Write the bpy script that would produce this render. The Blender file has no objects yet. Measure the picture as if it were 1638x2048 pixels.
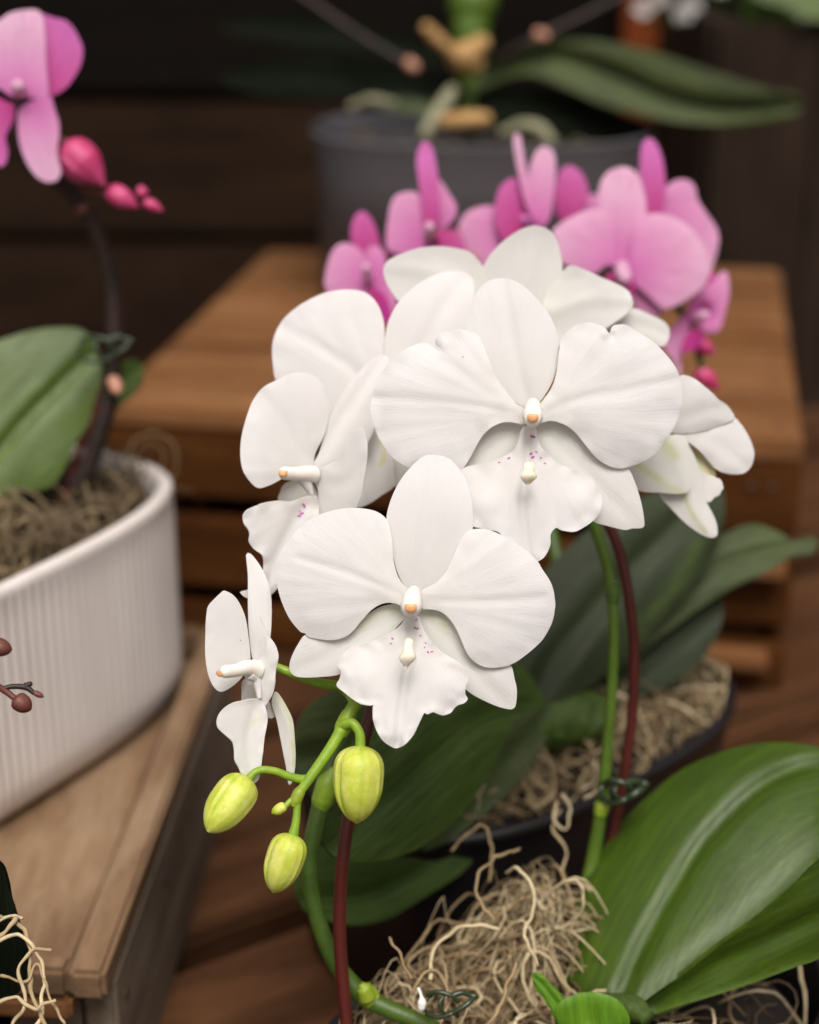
import bpy, bmesh, math, random
from mathutils import Vector, Matrix, noise
from mathutils.geometry import delaunay_2d_cdt
R = math.radians
random.seed(7)
scene = bpy.context.scene
COL = scene.collection

# ------------------------------------------------------------------ camera, world, sun, exposure
CAMZ = 1.20                      # camera height over the ground; the bench top is 0.49 m lower
PITCH = R(22)
F = 3412.0                       # focal length in photo pixels (50 mm on 24 mm wide frame)
cam_d = bpy.data.cameras.new('camera')
cam = bpy.data.objects.new('camera', cam_d); COL.objects.link(cam)
cam.location = (0, 0, CAMZ); cam.rotation_euler = (R(90) - PITCH, 0, 0)
cam_d.sensor_fit = 'HORIZONTAL'; cam_d.sensor_width = 24; cam_d.lens = 50
cam_d.clip_start = 0.02; cam_d.clip_end = 200
cam_d.dof.use_dof = True; cam_d.dof.focus_distance = 0.556; cam_d.dof.aperture_fstop = 4.4
cam_d.dof.aperture_blades = 0
scene.camera = cam

world = bpy.data.worlds.new('World'); scene.world = world; world.use_nodes = True
nt = world.node_tree; nt.nodes.clear()
sky = nt.nodes.new('ShaderNodeTexSky'); sky.sky_type = 'NISHITA'; sky.sun_disc = False
SUN_EL, SUN_AZ = R(62), R(10)   # azimuth: 0 = behind the camera, negative = from the left
sky.sun_elevation = SUN_EL; sky.sun_rotation = R(180) + SUN_AZ
sky.air_density = 1.0; sky.dust_density = 6.0; sky.ozone_density = 0.6
hs = nt.nodes.new('ShaderNodeHueSaturation'); hs.inputs['Saturation'].default_value = 0.18
bg = nt.nodes.new('ShaderNodeBackground'); bg.inputs[1].default_value = 0.075
wo = nt.nodes.new('ShaderNodeOutputWorld')
nt.links.new(sky.outputs[0], hs.inputs['Color']); wb = nt.nodes.new('ShaderNodeMix'); wb.data_type = 'RGBA'; wb.blend_type = 'MULTIPLY'; wb.inputs[0].default_value = 1; wb.inputs[7].default_value = (1.0, .93, .90, 1)
nt.links.new(hs.outputs[0], wb.inputs[6]); nt.links.new(wb.outputs[2], bg.inputs[0]); nt.links.new(bg.outputs[0], wo.inputs[0])
sun_d = bpy.data.lights.new('sun', 'SUN'); sun_d.energy = 2.0; sun_d.angle = R(30); sun_d.color = (1, .925, .875)
sun = bpy.data.objects.new('sun', sun_d); COL.objects.link(sun)
sdir = Vector((math.sin(SUN_AZ) * math.cos(SUN_EL), -math.cos(SUN_AZ) * math.cos(SUN_EL), math.sin(SUN_EL)))
sun.rotation_euler = sdir.to_track_quat('Z', 'Y').to_euler()
vs = scene.view_settings; vs.view_transform = 'Standard'; vs.look = 'None'; vs.gamma = 1; vs.use_curve_mapping = False
vs.exposure = 0.38
scene.cycles.use_denoising = True
scene.cycles.max_bounces = 8
scene.cycles.transparent_max_bounces = 8

# ------------------------------------------------------------------ helpers
CP, SP = math.cos(PITCH), math.sin(PITCH)
def P(px, py, d):
    """world point seen at photo pixel (px, py), d metres along the view axis"""
    x = (px - 819) / F * d; v = -(py - 1024) / F * d
    return Vector((x, d * CP + v * SP, CAMZ - d * SP + v * CP))
def Z(z): return CAMZ + z        # heights below were worked out relative to the camera

def tag(o, label=None, cat=None, group=None, kind=None):
    if label: o['label'] = label
    if cat: o['category'] = cat
    if group: o['group'] = group
    if kind: o['kind'] = kind
    return o
def empty(name, loc=(0, 0, 0), parent=None):
    o = bpy.data.objects.new(name, None); COL.objects.link(o)
    o.empty_display_size = .01
    if parent: o.parent = parent; o['_w'] = list(Vector(parent['_w']) )
    else: o.location = loc; o['_w'] = list(loc)
    return o
def link(name, verts, faces, mat, parent=None, smooth=True, uvs=None, pig=None, mats=None, fmi=None, tint=None):
    """one mesh object from world-space vertices"""
    off = Vector(parent['_w']) if parent else Vector((0, 0, 0))
    if not parent:
        n = len(verts); off = Vector((sum(v[0] for v in verts) / n, sum(v[1] for v in verts) / n, min(v[2] for v in verts)))
    me = bpy.data.meshes.new(name)
    me.from_pydata([Vector(v) - off for v in verts], [], faces)
    for m in (mats or [mat]): me.materials.append(m)
    if fmi:
        for p, i in zip(me.polygons, fmi): p.material_index = i
    if smooth: me.polygons.foreach_set('use_smooth', [True] * len(me.polygons))
    if uvs:
        ul = me.uv_layers.new(name='UVMap')
        for l in me.loops: ul.data[l.index].uv = uvs[l.vertex_index]
    for nm, arr in (('pig', pig), ('tint', tint)):
        if arr:
            a = me.attributes.new(nm, 'FLOAT', 'POINT'); a.data.foreach_set('value', arr)
    me.update()
    o = bpy.data.objects.new(name, me); COL.objects.link(o)
    if parent: o.parent = parent; o['_w'] = list(off)
    else: o.location = off; o['_w'] = list(off)
    return o

def catmull(pts, closed=False, step=6.0, n_seg=None):
    out = []; n = len(pts); V = [Vector(p) for p in pts]
    rng = range(n if closed else n - 1)
    for i in rng:
        p1, p2 = V[i], V[(i + 1) % n]
        p0 = V[(i - 1) % n] if closed or i > 0 else p1 + (p1 - p2)
        p3 = V[(i + 2) % n] if closed or i + 2 < n else p2 + (p2 - p1)
        k = n_seg or max(1, int(round((p2 - p1).length / step)))
        for j in range(k):
            t = j / k
            # centripetal-ish: limit the tangents so tight corners stay put
            L = (p2 - p1).length
            m1 = (p2 - p0) * .5; m2 = (p3 - p1) * .5
            if m1.length > L * 1.3: m1 = m1.normalized() * L * 1.3
            if m2.length > L * 1.3: m2 = m2.normalized() * L * 1.3
            t2, t3 = t * t, t * t * t
            out.append(p1 * (2*t3 - 3*t2 + 1) + m1 * (t3 - 2*t2 + t) + p2 * (-2*t3 + 3*t2) + m2 * (t3 - t2))
    if not closed: out.append(V[-1])
    return out

CROP = {'B': (700, 500, 2.34), 'C': (450, 550, 2.925), 'A': (520, 880, 2.642), 'D': (380, 1080, 2.767),
        'K': (620, 250, 1.905), 'G': (1150, 600, 3.152), 'L': (0, 0, 2.927), 'M': (0, 600, 2.927),
        'R': (1000, 1350, 2.567), 'S': (560, 1400, 2.559), 'O': (0, 0, 1.0)}
def cp(c, pts):
    ox, oy, s = CROP[c]
    return [(ox + x / s, oy + y / s) for x, y in pts]

def seg_dist(p, a, b):
    ab = b - a; L2 = ab.length_squared
    t = 0 if L2 == 0 else max(0, min(1, (p - a).dot(ab) / L2))
    q = a + ab * t
    return (p - q).length, t, ab
def poly_param(p, line):
    best = (1e9, 0, 0); acc = 0
    for a, b in zip(line[:-1], line[1:]):
        d, t, ab = seg_dist(p, a, b)
        L = ab.length
        if d < best[0]:
            s = 1 if ab.x * (p.y - a.y) - ab.y * (p.x - a.x) > 0 else -1
            best = (d, acc + t * L, s)
        acc += L
    return best

def patch(name, crop, pts, d0, mat, parent, g=(0, 0), base=None, mid=None, ref=None, bow=0.0, crease=0.0, creasew=14.0,
          fold=0.0, edge=0.0, edgew=60.0, ruff=0.0, rufk=9.0, wr=0.00035, grid=9.0, th=0.00045, spots=None, streaks=None,
          spot_mat=None, seed=0, cup=0.0, vein_fan=True, bumps=None, uvmode='fan'):
    """a petal or leaf: its outline, standing at its own distance d0 with a tilt g (metres per 1000 px), a bow along its length,
    a crease along its midrib, folded sides, curled and ruffled edge; real thickness from Solidify"""
    o2 = cp(crop, pts)
    base = Vector(cp(crop, [base])[0]) if base else Vector(o2[0])
    outline = catmull(o2, closed=True, step=grid * .8)
    ref = Vector(cp(crop, [ref])[0]) if ref else base
    s = CROP[crop][2]
    if mid: midl = [Vector(p) for p in catmull(cp(crop, mid), step=20)]
    else:
        far = max(outline, key=lambda p: (Vector(p) - base).length); c = sum((Vector(p) for p in outline), Vector((0, 0))) / len(outline)
        midl = [base, c, c + (c - base).normalized() * (Vector(far) - c).length]
    # interior points
    xs = [p.x for p in outline]; ys = [p.y for p in outline]; n = len(outline)
    def inside(x, y):
        c = False; j = n - 1
        for i in range(n):
            yi, yj = ys[i], ys[j]
            if (yi > y) != (yj > y) and x < (xs[j] - xs[i]) * (y - yi) / (yj - yi) + xs[i]: c = not c
            j = i
        return c
    def edist(x, y):
        m = 1e9
        for i in range(n):
            dd = (xs[i] - x) ** 2 + (ys[i] - y) ** 2
            if dd < m: m = dd
        return math.sqrt(m)
    P2 = [Vector((p.x, p.y)) for p in outline]; ED = [0.0] * n
    y = min(ys); row = 0
    while y < max(ys):
        x = min(xs) + (grid * .5 if row % 2 else 0)
        while x < max(xs):
            if inside(x, y):
                e = edist(x, y)
                if e > grid * .55: P2.append(Vector((x, y))); ED.append(e)
            x += grid
        y += grid * .87; row += 1
    vs2, _, fs, ov, _, _ = delaunay_2d_cdt(P2, [(i, (i + 1) % n) for i in range(n)], [], 1, 1e-4)
    ed2 = []
    for i, v in enumerate(vs2):
        src = ov[i]
        ed2.append(ED[src[0]] if src else 0.0)
    ck = .5 if uvmode == 'fan' else 1.0
    def relief(p, e):
        r = (p - base).length
        dl, al, sg = poly_param(p, midl)
        q = p - ref
        d = d0 + (g[0] * q.x + g[1] * q.y) / 1000.0
        d += bow * (r / 300.0) ** 2
        d += ck * crease * math.exp(-(dl / creasew) ** 2) * min(1, r / 30)
        d += ck * fold * (math.sqrt(dl * dl + 150) - 12) / 100.0
        d += cup * (dl / 100.0) ** 2
        k = max(0.0, 1 - e / edgew)
        d += edge * .32 * k * k
        th_ = math.atan2(p.y - base.y, p.x - base.x)
        if ruff: d += ruff * .30 * k ** 1.5 * (noise.noise(Vector((p.x / 300 * rufk, p.y / 300 * rufk, seed * 3.1))))  * 2
        if wr:
            a = min(1, r / 160)
            if vein_fan:
                w = noise.noise(Vector((th_ * 7 + seed, r * .004, seed * 1.7))) + .5 * noise.noise(Vector((th_ * 17, r * .009, seed + 5)))
            else:
                w = noise.noise(Vector((sg * dl * .03, al * .003, seed))) + .5 * noise.noise(Vector((sg * dl * .09, al * .004, seed)))
            d += wr * w * a * .38
            d += wr * 1.5 * noise.noise(Vector((p.x * .008, p.y * .008, seed + 9.0))) * a
        if bumps:
            for bx, by, br, bh in bumps: 
                dd = (p - Vector(cp(crop, [(bx, by)])[0])).length
                d += bh * math.exp(-(dd / br) ** 2)
        return d, th_, r, dl * sg, al
    W = []; UV = []; PG = []
    st = []
    for sk in (streaks or []):
        st.append(([Vector(q) for q in catmull(cp(crop, sk[0]), step=15)], sk[1], sk[2] if len(sk) > 2 else .6))
    for v, e in zip(vs2, ed2):
        d, th_, r, lat, al = relief(v, e)
        W.append(P(v.x, v.y, d))
        UV.append((th_ * 2.0 + seed, r / 100) if uvmode == 'fan' else (lat / 100 + seed, al / 100))
        pg = 0.0
        for line, w, ks in st:
            dd = poly_param(v, line)[0]; pg = max(pg, ks * math.exp(-(dd / w) ** 2) * (.75 + .5 * noise.noise(Vector((v.x * .05, v.y * .05, 3)))))
        PG.append(pg)
    faces = []
    for f in fs:
        a, b, c = (W[i] for i in f)
        nrm = (b - a).cross(c - a)
        faces.append(tuple(f) if nrm.dot(Vector((0, 0, CAMZ)) - a) > 0 else tuple(reversed(f)))
    fmi = [0] * len(faces)
    if spots:
        for (sx, sy, sr, sa) in spots:
            c0 = Vector(cp(crop, [(sx, sy)])[0]); k0 = len(W); ring = []
            for k in range(7):
                an = k / 7 * math.tau
                q = Vector((math.cos(an) * sr * 1.6 / s, math.sin(an) * sr * .8 / s)); ca, sa_ = math.cos(sa), math.sin(sa)
                q = Vector((q.x * ca - q.y * sa_, q.x * sa_ + q.y * ca)) * random.uniform(.8, 1.15) + c0
                d = relief(q, edist(q.x, q.y))[0] - .00022
                W.append(P(q.x, q.y, d)); UV.append((0, 0)); PG.append(0)
                ring.append(k0 + k)
            a, b, c = (W[i] for i in ring[:3])
            if (b - a).cross(c - a).dot(Vector((0, 0, CAMZ)) - a) < 0: ring.reverse()
            faces.append(tuple(ring)); fmi.append(1)
    o = link(name, W, faces, mat, parent, uvs=UV, pig=PG, mats=[mat, spot_mat] if spots else None, fmi=fmi if spots else None)
    me = o.data; cnt = {}
    for p in me.polygons:
        for ek in p.edge_keys: cnt[ek] = cnt.get(ek, 0) + 1
    for e in me.edges:
        if cnt.get(e.key, 0) == 1: e.use_edge_sharp = True      # keeps the cut edge of the petal crisp
    m = o.modifiers.new('thickness', 'SOLIDIFY'); m.thickness = th; m.offset = -1; m.use_even_offset = False
    return o

def frames(path):
    T = []
    n = len(path)
    for i in range(n):
        a = path[max(0, i - 1)]; b = path[min(n - 1, i + 1)]
        T.append((b - a).normalized() if (b - a).length > 1e-9 else Vector((0, 0, 1)))
    u = T[0].orthogonal().normalized(); out = []
    for t in T:
        u = (u - t * u.dot(t)); u = u.normalized() if u.length > 1e-6 else t.orthogonal().normalized()
        out.append((t, u, t.cross(u)))
    return out
def tube_geo(path, rad, sides, V, Fc, cap=True):
    fr = frames(path); k0 = len(V); n = len(path)
    for p, (t, u, w), r in zip(path, fr, rad):
        for k in range(sides):
            a = k / sides * math.tau
            V.append(p + (u * math.cos(a) + w * math.sin(a)) * r)
    for i in range(n - 1):
        for k in range(sides):
            k2 = (k + 1) % sides
            Fc.append((k0 + i * sides + k, k0 + i * sides + k2, k0 + (i + 1) * sides + k2, k0 + (i + 1) * sides + k))
    if cap:
        Fc.append(tuple(reversed([k0 + k for k in range(sides)])))
        Fc.append(tuple(k0 + (n - 1) * sides + k for k in range(sides)))
def tube(name, crop, pts, rad, mat, parent=None, sides=14, seg=8, cap=True, irregular=0.0, taper_ends=False):
    """pts: (px, py, depth); rad: metres, a number or one per point"""
    ox, oy, s = CROP[crop]
    ctrl = [P(ox + x / s, oy + y / s, d) for x, y, d in pts]
    if not isinstance(rad, (list, tuple)): rad = [rad] * len(ctrl)
    path = catmull(ctrl, n_seg=seg)
    rr = []
    for i in range(len(rad) - 1):
        for j in range(seg): t = j / seg; t = t * t * (3 - 2 * t); rr.append(rad[i] * (1 - t) + rad[i + 1] * t)
    rr.append(rad[-1])
    if irregular: rr = [r * (1 + irregular * noise.noise(p * 90)) for r, p in zip(rr, path)]
    if taper_ends:
        tdir = (path[-1] - path[-2]).normalized(); r = rr[-1]; e = path[-1]
        for k in (.5, .8, .95): path.append(e + tdir * r * k); rr.append(r * math.sqrt(max(.02, 1 - k * k)))
    V, Fc = [], []
    tube_geo(path, rr, sides, V, Fc, cap)
    n = len(path)
    UV = [(k / sides, i * .3) for i in range(n) for k in range(sides)]
    return link(name, V, Fc, mat, parent, uvs=UV)

def box_geo(cx, cy, cz, sx, sy, sz, ang, V, Fc, jit=0.0):
    c, s = math.cos(ang), math.sin(ang); k0 = len(V)
    for dx, dy, dz in ((-1,-1,-1),(1,-1,-1),(1,1,-1),(-1,1,-1),(-1,-1,1),(1,-1,1),(1,1,1),(-1,1,1)):
        x, y, z = dx * sx / 2, dy * sy / 2, dz * sz / 2
        V.append(Vector((cx + x * c - y * s, cy + x * s + y * c, cz + z)))
    for f in ((0,3,2,1),(4,5,6,7),(0,1,5,4),(1,2,6,5),(2,3,7,6),(3,0,4,7)): Fc.append(tuple(k0 + i for i in f))
def board(name, cx, cy, cz, sx, sy, sz, ang, mat, parent=None, bev=0.0015):
    """a board in local axes rotated by ang about z, with worn, softened edges"""
    bm = bmesh.new(); bmesh.ops.create_cube(bm, size=1)
    for v in bm.verts: v.co = Vector((v.co.x * sx, v.co.y * sy, v.co.z * sz))
    bmesh.ops.bevel(bm, geom=list(bm.edges), offset=bev, segments=2, affect='EDGES')
    me = bpy.data.meshes.new(name); bm.to_mesh(me); bm.free(); me.materials.append(mat)
    o = bpy.data.objects.new(name, me); COL.objects.link(o)
    off = Vector(parent['_w']) if parent else Vector((0, 0, 0))
    if parent: o.parent = parent
    o.location = Vector((cx, cy, cz)) - off; o.rotation_euler = (0, 0, ang)
    o['_w'] = [cx, cy, cz]
    return o

# ------------------------------------------------------------------ materials
def lin(r, g, b):
    f = lambda c: (c / 255) / 12.92 if c / 255 <= .04045 else ((c / 255 + .055) / 1.055) ** 2.4
    return (f(r), f(g), f(b), 1)
def newmat(name):
    m = bpy.data.materials.new(name); m.use_nodes = True
    t = m.node_tree; b = t.nodes['Principled BSDF']
    return m, t, b
def N(t, typ, **kw):
    n = t.nodes.new(typ)
    for k, v in kw.items():
        if k in n.inputs.keys(): n.inputs[k].default_value = v
        else: setattr(n, k, v)
    return n
def mapping(t, src, scale):
    tc = N(t, 'ShaderNodeTexCoord'); mp = N(t, 'ShaderNodeMapping'); mp.inputs['Scale'].default_value = scale
    t.links.new(tc.outputs[src], mp.inputs[0]); return mp.outputs[0]
def noise_n(t, vec, scale, detail=4, rough=.55, dist=0):
    n = N(t, 'ShaderNodeTexNoise'); n.inputs['Scale'].default_value = scale; n.inputs['Detail'].default_value = detail
    n.inputs['Roughness'].default_value = rough; n.inputs['Distortion'].default_value = dist
    t.links.new(vec, n.inputs['Vector']); return n
def ramp(t, fac, stops):
    r = N(t, 'ShaderNodeValToRGB'); e = r.color_ramp.elements
    while len(e) < len(stops): e.new(.5)
    for el, (p, c) in zip(e, stops): el.position = p; el.color = c if len(c) == 4 else (*c, 1)
    t.links.new(fac, r.inputs[0]); return r.outputs[0]
def mix(t, fac, a, b, mode='MIX'):
    m = N(t, 'ShaderNodeMix', data_type='RGBA', blend_type=mode)
    if isinstance(fac, (int, float)): m.inputs[0].default_value = fac
    else: t.links.new(fac, m.inputs[0])
    for i, v in ((6, a), (7, b)):
        if isinstance(v, tuple): m.inputs[i].default_value = v
        else: t.links.new(v, m.inputs[i])
    return m.outputs[2]
def bump(t, b, h, strength, dist=.001, prev=None):
    n = N(t, 'ShaderNodeBump'); n.inputs['Strength'].default_value = strength; n.inputs['Distance'].default_value = dist
    t.links.new(h, n.inputs['Height'])
    if prev: t.links.new(prev, n.inputs['Normal'])
    t.links.new(n.outputs[0], b.inputs['Normal']); return n.outputs[0]

def petal_mat(name, base, tip, pigc, sss=.40, trans=.26, r1=2.2, vein=.35, vk=.10, vc=(.74, .72, .66, 1)):
    m, t, b = newmat(name)
    uv = N(t, 'ShaderNodeTexCoord')
    sx = N(t, 'ShaderNodeSeparateXYZ'); t.links.new(uv.outputs['UV'], sx.inputs[0])
    mr = N(t, 'ShaderNodeMapRange'); mr.inputs[1].default_value = 0; mr.inputs[2].default_value = r1
    t.links.new(sx.outputs[1], mr.inputs[0])
    col = mix(t, mr.outputs[0], base, tip)
    vec = mapping(t, 'UV', (16, .7, 1))
    nv = noise_n(t, vec, 2.2, 6, .65, .5)
    nb = noise_n(t, mapping(t, 'Object', (1, 1, 1)), 60, 3)
    col = mix(t, .10, col, ramp(t, nb.outputs[0], [(.3, (.6, .6, .6)), (.7, (1, 1, 1))]), 'MULTIPLY')
    col = mix(t, ramp(t, nv.outputs[0], [(.50, (0, 0, 0)), (.66, (vk, vk, vk))]), col, vc)      # veins run out from the base
    at = N(t, 'ShaderNodeAttribute', attribute_name='pig')
    col = mix(t, at.outputs['Fac'], col, pigc)
    # rare minute specks in the tissue
    vo = N(t, 'ShaderNodeTexVoronoi'); vo.inputs['Scale'].default_value = 95
    t.links.new(mapping(t, 'Object', (1, 1, 1)), vo.inputs['Vector'])
    lt = N(t, 'ShaderNodeMath', operation='LESS_THAN'); lt.inputs[1].default_value = .026; t.links.new(vo.outputs['Distance'], lt.inputs[0])
    sc = N(t, 'ShaderNodeSeparateColor'); t.links.new(vo.outputs['Color'], sc.inputs[0])
    gt = N(t, 'ShaderNodeMath', operation='GREATER_THAN'); gt.inputs[1].default_value = .66; t.links.new(sc.outputs[0], gt.inputs[0])
    mu = N(t, 'ShaderNodeMath', operation='MULTIPLY'); t.links.new(lt.outputs[0], mu.inputs[0]); t.links.new(gt.outputs[0], mu.inputs[1])
    mu2 = N(t, 'ShaderNodeMath', operation='MULTIPLY'); mu2.inputs[1].default_value = .55; t.links.new(mu.outputs[0], mu2.inputs[0])
    col = mix(t, mu2.outputs[0], col, lin(90, 75, 70))
    t.links.new(col, b.inputs['Base Color'])
    b.inputs['Roughness'].default_value = .55; b.inputs['Specular IOR Level'].default_value = .3
    b.inputs['Subsurface Weight'].default_value = sss; b.inputs['Subsurface Radius'].default_value = (1, .8, .7); b.inputs['Subsurface Scale'].default_value = .0015
    b.inputs['Sheen Weight'].default_value = .15; b.inputs['Sheen Roughness'].default_value = .5
    p = bump(t, b, nv.outputs[0], vein, .0006)
    gr = noise_n(t, mapping(t, 'Object', (1, 1, 1)), 1400, 2)
    bump(t, b, gr.outputs[0], .12, .0003, p)
    if trans:
        tr = N(t, 'ShaderNodeBsdfTranslucent'); t.links.new(col, tr.inputs[0])
        ms = N(t, 'ShaderNodeMixShader'); ms.inputs[0].default_value = trans
        out = t.nodes['Material Output']
        t.links.new(b.outputs[0], ms.inputs[1]); t.links.new(tr.outputs[0], ms.inputs[2]); t.links.new(ms.outputs[0], out.inputs[0])
    return m
GRN = lin(196, 204, 96)
m_white = petal_mat('white_petal', (.90, .885, .85, 1), (.91, .895, .885, 1), GRN)
m_cream = petal_mat('white_petal_back', (.88, .875, .81, 1), (.89, .88, .85, 1), GRN)
m_lip = petal_mat('white_lip', (.90, .88, .84, 1), (.91, .895, .885, 1), lin(214, 206, 40), vein=.35)
m_pink = petal_mat('pink_petal', lin(224, 122, 196), lin(240, 196, 222), lin(190, 40, 130), trans=.3, r1=1.5, vk=.55, vc=lin(204, 84, 172))
m_pinkd = petal_mat('deep_pink_petal', lin(206, 66, 150), lin(226, 128, 204), lin(150, 20, 90), trans=.3, r1=1.5, vk=.5, vc=lin(170, 36, 120))
m_pinklip = petal_mat('magenta_lip', lin(176, 20, 120), lin(190, 40, 170), lin(150, 20, 90), trans=.1)

def simple(name, col, rough=.5, spec=.5, nscale=None, ncol=None, namp=.5, bumpk=0, bscale=200, sss=0, stretch=(1, 1, 1), coat=0):
    m, t, b = newmat(name)
    c = col
    vec = mapping(t, 'Object', stretch)
    if nscale:
        nn = noise_n(t, vec, nscale, 5)
        r = ramp(t, nn.outputs[0], [(.35, (0, 0, 0)), (.65, (namp, namp, namp))])
        c = mix(t, r, col, ncol)
        t.links.new(c, b.inputs['Base Color'])
    else: b.inputs['Base Color'].default_value = col
    b.inputs['Roughness'].default_value = rough; b.inputs['Specular IOR Level'].default_value = spec
    b.inputs['Coat Weight'].default_value = coat
    if sss: b.inputs['Subsurface Weight'].default_value = sss; b.inputs['Subsurface Scale'].default_value = .002
    if bumpk:
        nb = noise_n(t, vec, bscale, 4); bump(t, b, nb.outputs[0], bumpk, .0008)
    return m
m_spot = simple('purple_spot', lin(186, 90, 170), .5)
m_cap = simple('anther_cap', lin(222, 158, 98), .4, nscale=500, ncol=lin(240, 200, 150), namp=.6, sss=.2)
m_column = simple('orchid_column', (.87, .84, .79, 1), .35, sss=.4)
m_callus = simple('lip_callus', (.89, .875, .82, 1), .4, nscale=330, ncol=lin(222, 214, 120), namp=.55, sss=.3)
m_stem = simple('bright_green_stem', lin(120, 158, 38), .42, nscale=300, ncol=lin(160, 184, 60), bumpk=.15, bscale=900, sss=.1)
m_stemd = simple('dark_green_stem', lin(58, 84, 22), .45, nscale=120, ncol=lin(84, 112, 34), bumpk=.15, bscale=700)
m_node = simple('stem_node', lin(128, 156, 40), .45, nscale=300, ncol=lin(160, 164, 60), bumpk=.2)
m_stake = simple('red_brown_stake', lin(84, 28, 22), .42, nscale=90, ncol=lin(58, 20, 18), bumpk=.1)
m_midstem = simple('mid_green_stem', lin(74, 102, 28), .45, nscale=120, ncol=lin(98, 124, 40), bumpk=.15, bscale=700)
m_darkstem = simple('near_black_stem', lin(30, 27, 20), .5, nscale=60, ncol=lin(70, 40, 40), bumpk=.1)
m_blackpot = simple('black_plastic_pot', lin(24, 22, 24), .42, .5, nscale=20, ncol=lin(44, 38, 42), bumpk=.1)
m_clip = simple('green_plastic_clip', lin(44, 58, 36), .3, .6)
m_budred = simple('dark_red_bud', lin(96, 48, 44), .5, nscale=60, ncol=lin(120, 76, 60))
m_budpink = simple('pink_bud', lin(184, 44, 100), .5, nscale=120, ncol=lin(214, 96, 146), namp=.7, sss=.2)
m_root = simple('pale_root', lin(150, 148, 120), .7, nscale=60, ncol=lin(110, 116, 84))
m_tan = simple('dry_sheath', lin(186, 150, 96), .8, nscale=90, ncol=lin(140, 104, 60), bumpk=.4)
m_paleknob = simple('pale_tie_end', lin(186, 136, 112), .6)

def bud_mat():
    m, t, b = newmat('green_bud')
    vec = mapping(t, 'Object', (1, 1, 1))
    n1 = noise_n(t, vec, 110, 6, .7, .5); n2 = noise_n(t, vec, 900, 3)
    at = N(t, 'ShaderNodeAttribute', attribute_name='pig')
    c = ramp(t, n1.outputs[0], [(.30, lin(168, 190, 48)), (.46, lin(200, 212, 84)), (.66, lin(222, 222, 132))])
    c = mix(t, at.outputs['Fac'], c, lin(150, 176, 40))
    c = mix(t, .12, c, ramp(t, n2.outputs[0], [(.4, (.55, .6, .4)), (.6, (1, 1, 1))]), 'MULTIPLY')
    t.links.new(c, b.inputs['Base Color']); b.inputs['Roughness'].default_value = .5
    b.inputs['Subsurface Weight'].default_value = .25; b.inputs['Subsurface Scale'].default_value = .002
    bump(t, b, n2.outputs[0], .2, .0005)
    return m
m_bud = bud_mat()

def leaf_mat(name, c1, c2, c3, rough=.42, coat=.08, vs_=1.0):
    m, t, b = newmat(name)
    n1 = noise_n(t, mapping(t, 'UV', (7 * vs_, .5, 1)), 1.6, 6, .65, .2)
    n2 = noise_n(t, mapping(t, 'Object', (1, 1, 1)), 22, 4)
    n3 = noise_n(t, mapping(t, 'UV', (40, 1.4, 1)), 1.4, 3)
    c = ramp(t, n1.outputs[0], [(.3, c1), (.52, c2), (.75, c3)])
    c = mix(t, .45, c, ramp(t, n2.outputs[0], [(.35, (.5, .55, .5)), (.65, (1, 1, 1))]), 'MULTIPLY')
    at = N(t, 'ShaderNodeAttribute', attribute_name='pig')
    c = mix(t, at.outputs['Fac'], c, lin(112, 140, 62))
    t.links.new(c, b.inputs['Base Color'])
    rr = ramp(t, n1.outputs[0], [(.3, (rough + .14,) * 3), (.7, (rough,) * 3)])
    t.links.new(rr, b.inputs['Roughness']); b.inputs['Specular IOR Level'].default_value = .5 if coat else (.06 if rough > .55 else .26)
    b.inputs['Coat Weight'].default_value = coat; b.inputs['Coat Roughness'].default_value = .35
    p = bump(t, b, n3.outputs[0], .35, .0008)
    bump(t, b, noise_n(t, mapping(t, 'Object', (1, 1, 1)), 500, 2).outputs[0], .12, .0005, p)
    return m
m_leaf = leaf_mat('glossy_green_leaf', lin(48, 70, 8), lin(62, 88, 12), lin(84, 108, 24), rough=.38, coat=.10)
m_leafd = leaf_mat('dark_green_leaf', lin(52, 70, 28), lin(70, 92, 38), lin(92, 112, 54), rough=.52, coat=0)
m_leafg = leaf_mat('grey_green_leaf', lin(48, 58, 32), lin(70, 82, 46), lin(96, 106, 62), rough=.5, coat=0)
m_leafb = leaf_mat('young_green_leaf', lin(70, 112, 20), lin(92, 140, 28), lin(120, 160, 40))
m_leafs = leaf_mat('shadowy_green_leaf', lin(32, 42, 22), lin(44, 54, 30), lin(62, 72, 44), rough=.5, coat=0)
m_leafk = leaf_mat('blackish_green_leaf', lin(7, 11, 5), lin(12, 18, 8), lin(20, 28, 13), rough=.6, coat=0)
m_leafl = leaf_mat('light_green_leaf', lin(60, 80, 18), lin(76, 100, 26), lin(98, 118, 44))

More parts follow.
